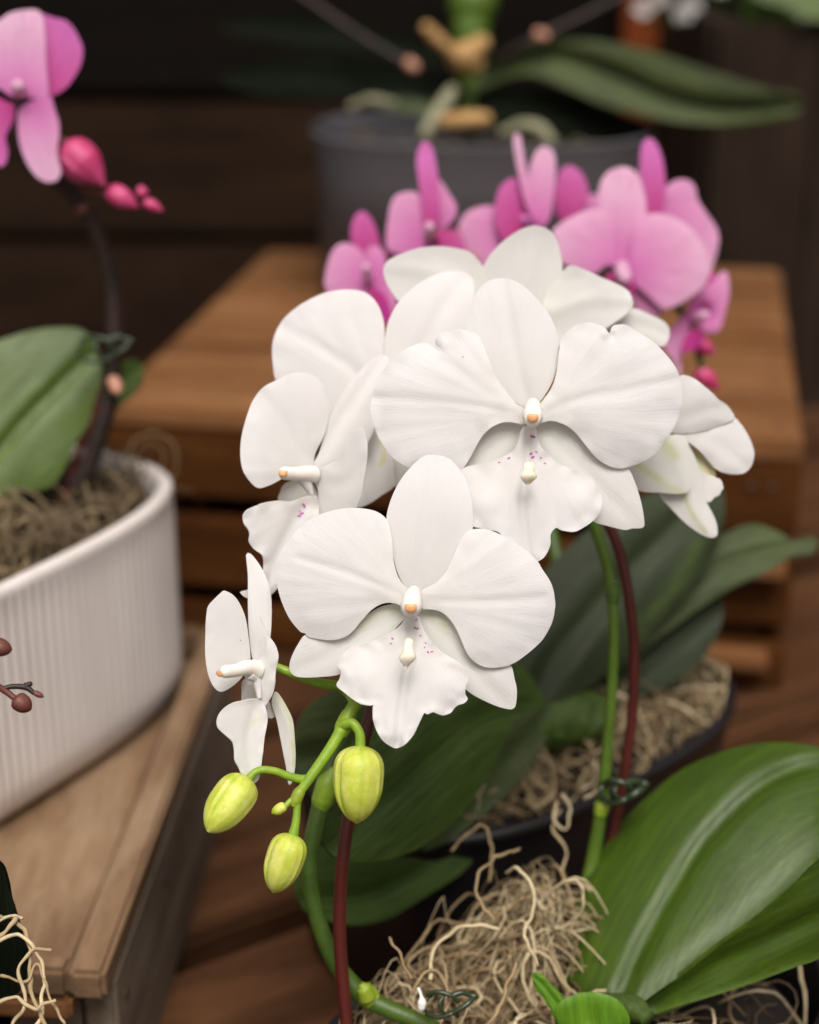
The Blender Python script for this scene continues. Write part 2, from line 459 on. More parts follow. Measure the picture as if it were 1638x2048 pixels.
def wood_mat(name, c1, c2, c3, scale=(1.2, 9, 9), rough=.65):
    m, t, b = newmat(name)
    oi = N(t, 'ShaderNodeObjectInfo')
    tc = N(t, 'ShaderNodeTexCoord'); mp = N(t, 'ShaderNodeMapping'); mp.inputs['Scale'].default_value = scale
    ro = N(t, 'ShaderNodeMapping'); ro.inputs['Rotation'].default_value = (.09, .13, .11)
    ad = N(t, 'ShaderNodeVectorMath', operation='ADD'); t.links.new(tc.outputs['Object'], ad.inputs[0]); 
    mu = N(t, 'ShaderNodeVectorMath', operation='SCALE'); mu.inputs[0].default_value = (3, 5, 7); t.links.new(oi.outputs['Random'], mu.inputs['Scale'])
    t.links.new(mu.outputs[0], ad.inputs[1]); t.links.new(ad.outputs[0], mp.inputs[0]); t.links.new(mp.outputs[0], ro.inputs[0])
    n1 = noise_n(t, ro.outputs[0], 4, 8, .62, .8)
    n2 = noise_n(t, ro.outputs[0], 48, 6, .6, .6)
    n3 = noise_n(t, ad.outputs[0], 9, 4)
    c = ramp(t, n1.outputs[0], [(.3, c1), (.5, c2), (.7, c3)])
    c = mix(t, .4, c, ramp(t, n2.outputs[0], [(.34, (.55, .5, .46)), (.6, (1, 1, 1))]), 'MULTIPLY')
    c = mix(t, .5, c, ramp(t, n3.outputs[0], [(.32, (.45, .4, .36)), (.6, (1, 1, 1))]), 'MULTIPLY')
    t.links.new(c, b.inputs['Base Color']); b.inputs['Roughness'].default_value = rough
    b.inputs['Specular IOR Level'].default_value = .12
    bump(t, b, n2.outputs[0], .5, .001)
    return m
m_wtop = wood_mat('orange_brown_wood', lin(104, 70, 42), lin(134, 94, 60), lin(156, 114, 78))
m_wface = wood_mat('shaded_slat_wood', lin(66, 38, 14), lin(84, 50, 20), lin(98, 62, 28))  # crate wood, with the shade on its upright faces put into the colour
m_wbench = wood_mat('red_brown_wood', lin(62, 41, 25), lin(84, 56, 36), lin(106, 73, 48))
m_wtan = wood_mat('tan_weathered_wood', lin(104, 84, 64), lin(138, 112, 86), lin(164, 142, 116), scale=(7, 1.2, 7))
m_wgrey = wood_mat('grey_weathered_wood', lin(116, 104, 90), lin(142, 128, 112), lin(162, 148, 132), scale=(9, 1.2, 9))
m_wdark = wood_mat('shade_dark_wood', lin(11, 8, 5), lin(17, 12, 7), lin(25, 17, 10))  # low colour carries the shade of the sheltered backdrop
m_wblack = wood_mat('shade_black_wood', lin(2, 2, 2), lin(3, 3, 3), lin(6, 5, 4))  # near black, painting in the shade of the upper backdrop and crate opening
m_wlow = wood_mat('shade_brown_wood', lin(32, 21, 12), lin(44, 30, 19), lin(58, 41, 27))  # lowest wall boards, with less of the backdrop shade painted in
m_wtaupe = wood_mat('taupe_brown_wood', lin(42, 33, 26), lin(52, 41, 33), lin(62, 50, 41), scale=(9, 9, 1.2))
m_wpost = wood_mat('orange_post_wood', lin(100, 48, 22), lin(120, 60, 28), lin(140, 72, 36), scale=(9, 9, 1.2))

def ceramic():
    m, t, b = newmat('white_ceramic')
    n = noise_n(t, mapping(t, 'Object', (1, 1, .3)), 30, 5)
    c = ramp(t, n.outputs[0], [(.3, lin(214, 206, 200)), (.7, lin(234, 227, 222))])
    t.links.new(c, b.inputs['Base Color']); b.inputs['Roughness'].default_value = .4
    b.inputs['Coat Weight'].default_value = .2
    return m
m_ceramic = ceramic()
m_greypot = simple('grey_pot', lin(90, 91, 97), .6, nscale=12, ncol=lin(78, 79, 84), bumpk=.08, bscale=80)

def moss_mat(name, a, b_, c_):
    m, t, b = newmat(name)
    at = N(t, 'ShaderNodeAttribute', attribute_name='tint')
    c = ramp(t, at.outputs['Fac'], [(0, a), (.55, b_), (1, c_)])
    n = noise_n(t, mapping(t, 'Object', (1, 1, 1)), 150, 3)
    c = mix(t, .5, c, ramp(t, n.outputs[0], [(.35, (.5, .45, .38)), (.6, (1, 1, 1))]), 'MULTIPLY')
    t.links.new(c, b.inputs['Base Color']); b.inputs['Roughness'].default_value = .8
    return m
m_moss = moss_mat('spanish_moss', lin(100, 82, 58), lin(168, 146, 108), lin(220, 206, 168))
m_mossg = moss_mat('greyish_moss', lin(84, 70, 50), lin(126, 108, 80), lin(158, 142, 108))
m_soil = simple('bark_mulch', lin(24, 18, 13), .9, nscale=90, ncol=lin(56, 42, 28), bumpk=1, bscale=120)
m_ground = simple('dark_earth_floor', lin(40, 33, 28), .9, nscale=4, ncol=lin(54, 46, 38), bumpk=.5, bscale=40)
# ------------------------------------------------------------------ the setting
BT = Z(-.49)                                     # bench top
V, Fc = [], []
n = 24
for j in range(n + 1):
    for i in range(n + 1):
        x = (i / n - .5) * 30; y = -6 + j / n * 34
        V.append((x, y, .006 * noise.noise(Vector((x, y, 0)))))
for j in range(n):
    for i in range(n): a = j * (n + 1) + i; Fc.append((a, a + 1, a + n + 2, a + n + 1))
tag(link('ground', V, Fc, m_ground), kind='structure')

# bench of red brown boards that runs slanting under everything
ang = R(33)
bench = tag(empty('display_bench', (0, .8, 0)), 'low slatted bench of red brown boards under the pots and crates', 'bench')
c, s = math.cos(ang), math.sin(ang)
# board edge passes (-.11,.668)-(-.054,.705); boards stack along the normal (-s, c)
ex, ey = -.082, .686
for k in range(-5, 4):
    w = .150; off = .5 * w + k * (w + .018)
    cx, cy = ex - s * off + c * .1, ey + c * off + s * .1
    board('board', cx, cy, BT - .011 + .0006 * (k % 2), 2.4, w, .022, ang, m_wbench, bench, .003)
for k in (-1.05, .15, 1.15):
    board('bench_rail', ex + c * k - s * -.08, ey + s * k + c * -.08, BT - .0615, .06, 1.45, .075, ang, m_wdark, bench)
for a_ in (-1.05, 1.15):
    for b_ in (-.75, .6):
        board('leg', ex + c * a_ - s * b_, ey + s * a_ + c * b_, (BT - .1) / 2, .06, .06, BT - .1, ang, m_wdark, bench)

# board wall behind, its boards coloured darker upward for the unlit shelter
wall = tag(empty('board_wall', (0, 1.85, 0)), 'dark wall of wide horizontal boards behind the whole display', 'wall')
zz = 0.0
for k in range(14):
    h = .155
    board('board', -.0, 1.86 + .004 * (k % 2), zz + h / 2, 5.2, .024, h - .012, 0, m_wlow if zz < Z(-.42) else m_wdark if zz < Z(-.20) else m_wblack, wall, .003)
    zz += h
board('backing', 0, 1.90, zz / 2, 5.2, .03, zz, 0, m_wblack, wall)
post = board('wooden_post', .235, 1.80, .62, .034, .034, 1.24, 0, m_wpost); tag(post, 'thin orange brown upright post behind the grey pot, cut by the top edge', 'post')

# ---------------------------------------------------------------- crates
def crate(name, x0, y0, ang, L, D, ztop, zbot, mtop, mface, gaps, label, rim=False, mtrim=None):
    """x0,y0: front left corner. front along ang"""
    root = tag(empty(name, (x0, y0, zbot)), label, 'crate')
    c, s = math.cos(ang), math.sin(ang)
    def at(u, v): return x0 + u * c - v * s, y0 + u * s + v * c
    t = .013
    H = ztop - zbot
    if not rim:
        nb = 3; w = D / nb
        for k in range(nb):
            x, y = at(L / 2, w * (k + .5)); board('top_board', x, y, ztop - t / 2 - .0002 * k, L, w - .0015, t, ang, mtop, root, .0025)
    else:
        x, y = at(L / 2, D / 2); board('panel', x, y, ztop - .0175, L - .036, D - .034, .010, ang, mtop, root)
        for nm, u, v, a, b in (('rim', L - .007, D / 2, .014, D), ('rim', .007, D / 2, .014, D), ('rim', L / 2, .006, L - .0285, .010), ('rim', L / 2, D - .007, L - .0285, .014)):
            x, y = at(u, v); board(nm, x, y, ztop - .0065, a, b, .013, ang, mtop, root, .002)
    top = ztop - t - .0008
    z = top
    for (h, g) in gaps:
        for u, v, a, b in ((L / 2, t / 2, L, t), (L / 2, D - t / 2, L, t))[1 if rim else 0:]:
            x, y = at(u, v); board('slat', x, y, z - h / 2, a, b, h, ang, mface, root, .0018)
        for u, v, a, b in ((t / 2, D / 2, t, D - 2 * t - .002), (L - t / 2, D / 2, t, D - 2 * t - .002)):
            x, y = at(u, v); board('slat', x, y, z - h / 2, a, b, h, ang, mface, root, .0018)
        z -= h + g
    if rim:
        x, y = at(L / 2, .007); board('lip', x, y, top - .005, L - .028, .012, .009, ang, m_wtop, root)
        x, y = at(L / 2, .05); board('shade_panel', x, y, (top + zbot) / 2, L - .03, .01, top - zbot - .002, ang, m_wblack, root)  # added black board, stands in for the shade inside the open front
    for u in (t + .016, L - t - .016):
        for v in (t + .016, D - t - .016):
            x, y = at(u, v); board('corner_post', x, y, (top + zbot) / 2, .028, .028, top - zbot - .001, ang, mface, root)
    return root, at
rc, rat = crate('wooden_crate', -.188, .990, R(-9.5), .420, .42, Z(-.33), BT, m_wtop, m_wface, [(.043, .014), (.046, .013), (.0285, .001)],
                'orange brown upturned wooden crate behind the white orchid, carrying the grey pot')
for k, (u0, dz, h) in enumerate(((.384, .086, .009), (.378, .026, .009))):
    x, y = rat(u0, -.010); board('ledge', x, y, BT + dz, .062, .018, h, R(-9.5), m_wtop, rc)
lc, _ = crate('wooden_crate', -.400, .5455, R(-3.5), .286, .30, Z(-.40), BT, m_wtan, m_wgrey, [(.0765, .0005)],
              'tan topped grey sided wooden crate under the white ribbed pot', rim=True)

# ---------------------------------------------------------------- pots
def sup(a, b, e, t):
    ct, st = math.cos(t), math.sin(t)
    return a * math.copysign(abs(ct) ** (2 / e), ct), b * math.copysign(abs(st) ** (2 / e), st)
def pot(name, cx, cy, ang, a, b, e, prof, mat, label, sides=96, ribs=0, ribd=0):
    """prof: list of (offset from a/b, z, ribbed?)"""
    c, s = math.cos(ang), math.sin(ang); V, Fc = [], []
    # even spacing round the outline
    dense = [Vector(sup(a, b, e, k / 24000 * math.tau)) for k in range(24001)]
    L = [0]
    for p, q in zip(dense[:-1], dense[1:]): L.append(L[-1] + (q - p).length)
    ring = []; j = 0
    for k in range(sides):
        tgt = L[-1] * k / sides
        while L[j + 1] < tgt: j += 1
        ring.append(dense[j])
    nr = []
    for k in range(sides):
        tn = (ring[(k + 1) % sides] - ring[k - 1]).normalized(); nr.append(Vector((tn.y, -tn.x)))
    for off, z, rb in prof:
        for k in range(sides):
            o_ = off + (ribd * (.5 + .5 * math.cos(k / sides * math.tau * ribs)) if rb and ribs else 0)
            p = ring[k] + nr[k] * o_
            V.append((cx + p.x * c - p.y * s, cy + p.x * s + p.y * c, z))
    m = len(prof)
    for i in range(m - 1):
        for k in range(sides):
            k2 = (k + 1) % sides; Fc.append((i * sides + k, i * sides + k2, (i + 1) * sides + k2, (i + 1) * sides + k))
    Fc.append(tuple(reversed(range(sides)))); Fc.append(tuple((m - 1) * sides + k for k in range(sides)))
    o = link(name, V, Fc, mat); tag(o, label, 'pot'); return o
def prof(zb, zt, wall=.004, taper=.012, r=.006, lip=.0, soil=.02):
    p = [(-taper - r, zb, 0), (-taper - r * .3, zb + r * .15, 0), (-taper, zb + r, 0)]
    for k in range(1, 8): p.append((-taper * (1 - k / 8), zb + r + (zt - zb - r - lip) * k / 8, 1))
    p += [(0, zt - lip - .0005, 1), (lip * .25, zt - lip * .8, 0), (lip * .25, zt - wall * .3, 0), (-wall * .1, zt, 0), (-wall * .8, zt, 0), (-wall, zt - wall * .4, 0), (-wall - .0005, zt - soil, 0), (-wall - .002, zb + .012, 0)]
    return p
def mossbed(name, cx, cy, ang, a, b, e, z0, height, nstr, mat, label, group=None, rad=(.0004, .0009), ln=(.03, .08), spill=1.02, seed=1, sparse=None, loops=(), hump=None, lift=1.0, keep=1.08):
    rnd = random.Random(seed); c, s = math.cos(ang), math.sin(ang)
    V, Fc, T = [], [], []
    def surf(lx, ly):
        q = (abs(lx / a) ** e + abs(ly / b) ** e)
        m = height * max(-1.5, 1 - q ** 1.1)
        if hump:
            wx, wy = cx + lx * c - ly * s, cy + lx * s + ly * c
            for hx, hy, hh, hs_ in hump: m += hh * math.exp(-((wx - hx) ** 2 + (wy - hy) ** 2) / hs_ ** 2)
        return z0 + m + .006 * noise.noise(Vector((lx * 30 + seed, ly * 30, 0)))
    for i in range(nstr):
        while True:
            lx, ly = rnd.uniform(-a, a), rnd.uniform(-b, b)
            if abs(lx / a) ** e + abs(ly / b) ** e < spill and not (sparse and rnd.random() < sparse(cx + lx * c - ly * s, cy + lx * s + ly * c)): break
        L = rnd.uniform(*ln); nseg = max(7, int(L / .004)); h = rnd.uniform(0, math.tau); kap = rnd.gauss(0, 60) * (2.2 if rnd.random() < .25 else 1)
        lz = rnd.uniform(-.004, .008) * lift; el = rnd.gauss(0, .5) * lift; path = []
        vz = rnd.uniform(-.001, .0045) * lift
        for k in range(nseg):
            path.append(Vector((lx, ly, surf(lx, ly) + lz)))
            kap += rnd.gauss(0, 34); kap *= .94
            st = L / nseg; h += kap * st
            lx += math.cos(h) * st; ly += math.sin(h) * st
            q = abs(lx / a) ** e + abs(ly / b) ** e
            if q > keep: h += .7; f_ = (keep / q) ** (1 / e); lx *= f_; ly *= f_
            vz -= .0009 * (lz / .01) ; vz += rnd.gauss(0, .0007) * lift; lz += vz
            if lz < -.004: lz = -.004; vz = abs(vz) * .5
        r0 = rad[0] + (rad[1] - rad[0]) * rnd.random() ** 2.2; w = []
        for p in path: w.append(Vector((cx + p.x * c - p.y * s, cy + p.x * s + p.y * c, p.z)))
        k0 = len(V); tn = rnd.random()
        m_ = len(w)
        tube_geo(w, [r0 * (.55 + .45 * math.sin(math.pi * min(1, (k + 1) / m_)) + .15 * math.sin(k * 1.3 + tn * 9)) for k in range(m_)], 5, V, Fc)
        T += [tn] * (len(V) - k0)
    for pts, r0 in loops:
        r0 *= .55; path = catmull([P(x, y, d) for x, y, d in pts], n_seg=8); k0 = len(V)
        tube_geo([q_ + .0012 * Vector((noise.noise(q_ * 220), noise.noise(q_ * 220 + Vector((7, 0, 0))), noise.noise(q_ * 220 + Vector((0, 9, 0))))) for q_ in path], [r0 * (1 + .4 * noise.noise(q_ * 300)) for q_ in path], 6, V, Fc); T += [rnd.uniform(.4, 1)] * (len(V) - k0)
    k0 = len(V); m_ = 40      # the packed bed under the loose strands
    for j in range(1, 9):
        for k in range(m_):
            x, y = sup(a * j / 8 * .985, b * j / 8 * .985, e, k / m_ * math.tau)
            V.append(Vector((cx + x * c - y * s, cy + x * s + y * c, surf(x, y) - .010))); T.append(0)
    V.append(Vector((cx, cy, surf(0, 0) - .007))); T.append(0)
    cen = len(V) - 1; fm = [0] * len(Fc)
    for k in range(m_): Fc.append((cen, k0 + k, k0 + (k + 1) % m_)); fm.append(1)
    for j in range(7):
        for k in range(m_):
            k2 = (k + 1) % m_; Fc.append((k0 + j * m_ + k, k0 + (j + 1) * m_ + k, k0 + (j + 1) * m_ + k2, k0 + j * m_ + k2)); fm.append(1)
    o = link(name, V, Fc, mat, mats=[mat, m_soil], fmi=fm, tint=T)
    tag(o, label, 'moss', kind='stuff'); return o

CT = Z(-.40) - .0105                                  # panel of the left crate
WA = R(58)
pot('plant_pot', -.219, .706, WA, .132, .068, 3.1, [(-.012, CT, 0), (-.004, CT + .0015, 0), (0, CT + .008, 0)] +
    [(.0, CT + .008 + k * .0108, 1) for k in range(1, 9)] + [(.001, Z(-.3035), 0), (.0012, Z(-.3005), 0), (-.0005, Z(-.2985), 0), (-.004, Z(-.2985), 0), (-.006, Z(-.300), 0), (-.0065, Z(-.312), 0), (-.008, Z(-.38), 0)],
    m_ceramic, 'white ribbed ceramic oval pot on the tan topped crate', sides=1000, ribs=125, ribd=.0014)
FA = R(40)
pot('plant_pot', .062, .512, FA, .106, .066, 2.8, prof(BT, Z(-.409), wall=.003, taper=.012, lip=.006), m_blackpot, 'black plastic pot at the bottom, holding the white orchid')
pot('plant_pot', .052, .700, R(42), .112, .070, 2.8, prof(BT, Z(-.386), wall=.003, taper=.014, lip=.006), m_blackpot, 'black plastic pot in the middle, holding the pink orchid behind the white one')
pot('plant_pot', .0535, 1.262, R(-2), .125, .085, 2.4, prof(Z(-.33), Z(-.206), wall=.004, taper=.022, lip=.001, soil=.012), m_greypot, 'smooth dark grey pot standing on the crate at the back', sides=128)
pot('plant_pot', -.232, .428, R(35), .095, .075, 2.2, prof(BT, Z(-.345), wall=.003, taper=.014, lip=.005), m_blackpot, 'black pot in the bottom left corner, mostly under moss')

# ---------------------------------------------------------------- moss in the pots
mossbed('moss', -.219, .706, WA, .121, .058, 3.1, Z(-.308), .010, 950, m_mossg, 'grey brown curly moss inside the white ribbed pot', seed=3, rad=(.0003, .0010), ln=(.03, .07), spill=.95, keep=.99,
        loops=[([(250, 960, .84), (262, 890, .845), (310, 866, .85), (352, 900, .855), (345, 960, .86), (322, 985, .86)], .0010),
               ([(235, 960, .84), (240, 900, .84), (262, 930, .845), (300, 950, .85)], .0009), ([(300, 968, .84), (335, 975, .845), (390, 982, .85)], .0006),
               ([(280, 960, .85), (270, 915, .85), (300, 885, .85), (330, 915, .85), (300, 960, .85)], .0008)])
mossbed('moss', .062, .512, FA, .098, .058, 2.8, Z(-.420), .006, 680, m_moss, 'tan curly moss around the foot of the white orchid', seed=5, rad=(.00018, .0008), ln=(.03, .12), sparse=lambda x, y: .96 if x > .064 or (x < .0 and y > .5) else .1, spill=.9, lift=1.15, keep=1.0, hump=[(.040, .545, .024, .030), (.050, .560, .012, .022), (-.005, .515, .010, .02)],
        loops=[([(1110, 1860, .63), (1150, 1840, .625), (1168, 1800, .62), (1160, 1770, .62), (1135, 1760, .625)], .0011),
               ([(780, 1875, .60), (800, 1910, .595), (820, 1960, .59)], .0010), ([(1035, 1930, .60), (1010, 1980, .595), (985, 2040, .59), (930, 2060, .59)], .0012),
               ([(900, 1700, .66), (960, 1650, .665), (985, 1690, .66), (975, 1760, .655)], .0011), ([(1120, 1620, .68), (1105, 1660, .675), (1130, 1700, .67), (1125, 1760, .665)], .0011),
               ([(1075, 1930, .60), (1050, 1870, .60), (1070, 1800, .61), (1040, 1740, .62), (1010, 1745, .63)], .0013),
               ([(860, 1960, .60), (870, 1900, .605), (930, 1850, .61), (1000, 1860, .61)], .0013),
               ([(990, 1840, .61), (950, 1780, .62), (980, 1720, .63), (1040, 1700, .64)], .0011), ([(820, 1990, .595), (860, 1940, .6), (900, 1990, .595), (880, 2050, .59)], .0011)])
mossbed('moss', .052, .700, R(42), .106, .064, 2.8, Z(-.388), .012, 720, m_moss, 'tan curly moss heaped in the black middle pot of the pink orchid', seed=8, rad=(.00018, .0008), ln=(.03, .08), spill=.95,
        loops=[([(1150, 1450, .74), (1143, 1420, .74), (1136, 1400, .74)], .0016), ([(1120, 1590, .68), (1140, 1620, .678), (1130, 1660, .675), (1110, 1640, .675), (1115, 1600, .677)], .0010),
               ([(1370, 1380, .80), (1400, 1400, .80), (1398, 1470, .80), (1380, 1530, .80)], .0013), ([(1270, 1470, .745), (1300, 1500, .74), (1290, 1535, .74), (1275, 1545, .74)], .0012),
               ([(1340, 1385, .79), (1400, 1372, .80), (1450, 1380, .80), (1440, 1410, .80)], .0009),
               ([(1180, 1520, .72), (1210, 1560, .70), (1170, 1600, .69)], .0011)])
mossbed('moss', -.232, .428, R(35), .090, .072, 2.2, Z(-.345), .014, 420, m_moss, 'pale tangled moss spilling over the bottom left pot', seed=11, rad=(.0003, .0010), ln=(.03, .08), spill=1.05,
        loops=[([(0, 1830, .56), (40, 1850, .555), (60, 1900, .55), (62, 1980, .545), (90, 2060, .54)], .0013),
               ([(-10, 1890, .55), (40, 1870, .55), (80, 1920, .548), (88, 1990, .545), (70, 2060, .54)], .0011),
               ([(0, 1950, .545), (50, 1960, .545), (75, 1930, .547), (100, 1990, .545), (130, 2050, .54)], .0009),
               ([(30, 1835, .555), (10, 1860, .552), (-20, 1900, .55)], .0014), ([(20, 2060, .54), (50, 2000, .542), (40, 1940, .545), (70, 1900, .548), (100, 1900, .55)], .0011),
               ([(-10, 2010, .542), (30, 1995, .542), (70, 2020, .54), (110, 2000, .54)], .0012), ([(0, 1840, .558), (25, 1832, .556), (45, 1836, .556)], .0010)])

# ---------------------------------------------------------------- nail heads on the crates
m_nail = simple('rusty_nail', lin(60, 50, 44), .5, nscale=300, ncol=lin(96, 60, 40))
def nail(root, x, y, z, nx, ny, nz, r=.0022):
    V, Fc = [], []; c0 = Vector((x, y, z)); n_ = Vector((nx, ny, nz)).normalized()
    tube_geo([c0 - n_ * .001, c0 + n_ * .0006], [r, r * .9], 12, V, Fc); link('nail', V, Fc, m_nail, root)
for u in (.014, .406):
    for v in (.03, .11, .17, .25, .31, .39):
        x, y = rat(u, v); nail(rc, x, y, Z(-.33), 0, 0, 1)
for u in (.016, .028, .392, .404):
    for z in (-.358, -.412):
        x, y = rat(u, 0); nail(rc, x, y, Z(z), math.sin(R(-9.5)), -math.cos(R(-9.5)), 0)
ca, sa = math.cos(R(-3.5)), math.sin(R(-3.5))
for v in (.03, .11, .19, .27):
    u = .286; nail(lc, -.400 + u * ca - v * sa, .5455 + u * sa + v * ca, Z(-.432), ca, sa, 0, .0028)
# ---------------------------------------------------------------- orchid builders
def flower(root, label=None):
    f = empty('flower', parent=root)
    if label: f['label'] = label
    return f
def column(fl, crop, pts, r, cap, capr=.0024, capv=True):
    c = tube('column', crop, pts, r, m_column, fl, sides=18, seg=6, taper_ends=True)
    x, y, d, tx, ty = cap     # V shaped anther cap, set on the tip
    V, Fc = [], []
    o = P(*(cp(crop, [(x, y)])[0]), d)
    rt = Vector((1, 0, 0)); up = Vector((0, SP, CP)); fw = Vector((0, -CP, SP))
    if tx: rt = (rt * math.cos(tx) + fw * math.sin(tx)).normalized(); fw = up.cross(rt) * -1
    n = 20; capr *= .82
    for j in range(7):
        for k in range(n):
            a = k / n * math.tau; q = j / 6 * math.pi / 2
            x_, y_ = math.cos(a) * math.sin(q), math.sin(a) * math.sin(q)
            if capv: y_ = y_ * .62 + (.28 * (abs(x_) ** 1.5) if y_ > 0 else -.15 * (1 - abs(x_)))
            V.append(o + (rt * x_ + up * y_) * capr + fw * (math.cos(q) * capr * .32))
    for j in range(6):
        for k in range(n): k2 = (k + 1) % n; Fc.append((j * n + k, (j + 1) * n + k, (j + 1) * n + k2, j * n + k2))
    link('anther_cap', V, Fc, m_cap, fl)
def callus(fl, crop, x, y, d, w, h, tilt=0):
    o = P(*(cp(crop, [(x, y)])[0]), d); V, Fc = [], []; n = 22; m = 9
    for j in range(m + 1):
        t = j / m
        for k in range(n):
            a = k / n * math.tau; r = math.sin(math.pi * (.06 + .88 * t)) ** .7 * (1 + .28 * math.cos(2 * math.pi * t * 1.5)) * (1 + .12 * math.cos(3 * a))
            px_ = math.cos(a) * w * r; pz = (0.5 - t) * h
            px_ += .0005 * noise.noise(Vector((t * 5, a, x))); V.append(o + Vector((px_ + tilt * pz, 0, 0)) + Vector((0, SP, CP)) * pz + Vector((0, -CP, SP)) * (math.sin(a) * w * .5 * r * (1 + .5 * noise.noise(Vector((t * 7, math.cos(a) * 2, y)))) + .002 * math.sin(t * 3)))
    for j in range(m):
        for k in range(n): k2 = (k + 1) % n; Fc.append((j * n + k, j * n + k2, (j + 1) * n + k2, (j + 1) * n + k))
    Fc.append(tuple(range(n))); Fc.append(tuple(m * n + k for k in reversed(range(n))))
    link('callus', V, Fc, m_callus, fl)
def bud(root, crop, a, b, hw, d, mat=m_bud, name='bud', rib=.12, twist=.3, d2=None, sides=72, phase=0, label=None, tipe=2.1):
    """a swollen bud from its stalk end a to its tip b, three sepals meeting in grooves"""
    A = P(*(cp(crop, [a])[0]), d); B = P(*(cp(crop, [b])[0]), d2 or d)
    ax = B - A; L = ax.length; ax.normalize(); view = (Vector((0, 0, CAMZ)) - A).normalized()
    u = ax.cross(view).normalized(); w = ax.cross(u)
    hwm = hw / CROP[crop][2] / F * d; V, Fc, PG = [], [], []; m = 30
    for j in range(m + 1):
        t = .5 - .5 * math.cos(math.pi * j / m)
        s_ = 2 * t - 1
        r = hwm * (max(0.0, 1 - abs(s_) ** 3.6) ** .5 if s_ < 0 else max(0.0, 1 - abs(s_) ** (1.45 if mat is m_budpink else tipe)) ** (.9 if mat is m_budpink else .62)) * (1 - .10 * s_) * .98
        r = max(r, hwm * .10)
        for k in range(sides):
            an = k / sides * math.tau + phase + twist * t
            q = (((an - phase) / math.tau * 3) % 1)                        # seam of each sepal at q = 0
            g = math.exp(-(min(q, 1 - q) / .035) ** 2)
            lipq = math.exp(-((q - .09) / .06) ** 2)
            w_ = math.sin(math.pi * t) ** .5
            lift = 1 + rib * w_ * (.55 * lipq - .75 * g) + .035 * math.cos(math.tau * (q - .55)) * w_ + .012 * noise.noise(Vector((q * 9, t * 4, hw)))
            V.append(A + ax * (t * L) + (u * math.cos(an) + w * math.sin(an)) * r * lift)
            PG.append(min(1, g * .6 + .35 * math.exp(-((q - .5) / .05) ** 2) + max(0, .10 - t) * 4))
    for j in range(m):
        for k in range(sides): k2 = (k + 1) % sides; Fc.append((j * sides + k, j * sides + k2, (j + 1) * sides + k2, (j + 1) * sides + k))
    Fc.append(tuple(reversed(range(sides)))); Fc.append(tuple(m * sides + k for k in range(sides)))
    o = link(name, V, Fc, mat, root, pig=PG)
    if label: o['label'] = label
    return o
def spots(pts, r=5): return [(x, y, r * random.uniform(.7, 1.3), random.uniform(-.9, .9)) for x, y in pts]

# ================================================================= the white orchid
wo_ = tag(empty('orchid', tuple(P(1100, 2010, .61))), 'white orchid with large open flowers and yellow green buds, in front', 'orchid')

# ---- flower A, lowest, full face
f = flower(wo_, 'lower front white flower facing the camera'); K = 'A'; d = .552
patch('dorsal_sepal', K, [(840,800),(780,790),(730,710),(700,600),(682,510),(668,420),(680,350),(710,270),(750,200),(800,140),(850,95),(890,80),(950,82),(1000,100),(1050,150),(1090,210),(1115,300),(1125,380),(1125,460),(1105,545),(1060,630),(990,710),(900,790)],
      d + .0045, m_white, f, base=(830,800), mid=[(830,800),(850,600),(880,400),(915,90)], bow=.006, crease=.0016, creasew=10, edge=.0022, edgew=60, g=(0, .012), seed=1, wr=.00045, vein_fan=False)
patch('lower_sepal', K, [(800,880),(720,868),(640,880),(560,930),(480,1000),(380,1040),(300,1040),(240,1028),(200,1080),(165,1150),(155,1210),(180,1245),(230,1255),(320,1252),(420,1238),(520,1180),(640,1080),(740,970),(790,920)],
      d + .0045, m_cream, f, base=(800,890), mid=[(800,890),(600,1000),(350,1140),(170,1220)], bow=.002, crease=.0012, edge=.002, edgew=40, seed=2, streaks=[([(740,885),(640,915),(540,980)], 8, .3)], vein_fan=False)
patch('lower_sepal', K, [(840,880),(900,880),(960,900),(1040,980),(1080,1080),(1150,1160),(1240,1190),(1320,1185),(1345,1260),(1358,1330),(1345,1415),(1290,1418),(1200,1385),(1090,1320),(1000,1200),(900,1080),(845,980)],
      d + .0045, m_cream, f, base=(840,890), mid=[(840,890),(950,1000),(1130,1220),(1310,1390)], bow=.002, crease=.0012, edge=.002, edgew=40, seed=3, streaks=[([(880,915),(940,940),(990,1000)], 10, .35)], vein_fan=False)
patch('petal', K, [(800,800),(760,768),(725,710),(705,630),(700,560),(690,480),(670,420),(620,380),(550,362),(480,360),(400,368),(300,400),(220,450),(160,520),(115,580),(100,610),(85,650),(80,690),(83,720),(95,790),(120,870),(160,950),(215,1015),(240,1022),(255,1040),(300,1050),(370,1058),(440,1045),(490,1010),(540,950),(600,890),(660,862),(720,865),(770,882)],
      d + .0005, m_white, f, base=(790,840), mid=[(790,840),(640,770),(430,690),(200,620)], bow=.0055, crease=.0009, creasew=7, edge=.0020, edgew=60, ruff=.0010, seed=4, wr=.0007, grid=7, fold=-.0015, cup=.001)
patch('petal', K, [(850,800),(920,760),(980,700),(1020,620),(1060,530),(1100,482),(1160,468),(1220,478),(1290,510),(1360,550),(1420,595),(1470,645),(1490,680),(1530,740),(1550,790),(1558,840),(1560,880),(1545,960),(1510,1030),(1475,1075),(1400,1140),(1330,1185),(1260,1202),(1190,1200),(1130,1170),(1090,1120),(1060,1050),(1020,970),(960,910),(900,895),(850,885)],
      d + .0005, m_white, f, base=(850,845), mid=[(850,845),(1000,850),(1200,850),(1500,830)], bow=.0055, crease=.0007, creasew=7, edge=.0020, edgew=60, ruff=.0010, seed=5, wr=.0007, grid=7, fold=-.0012, cup=.001)
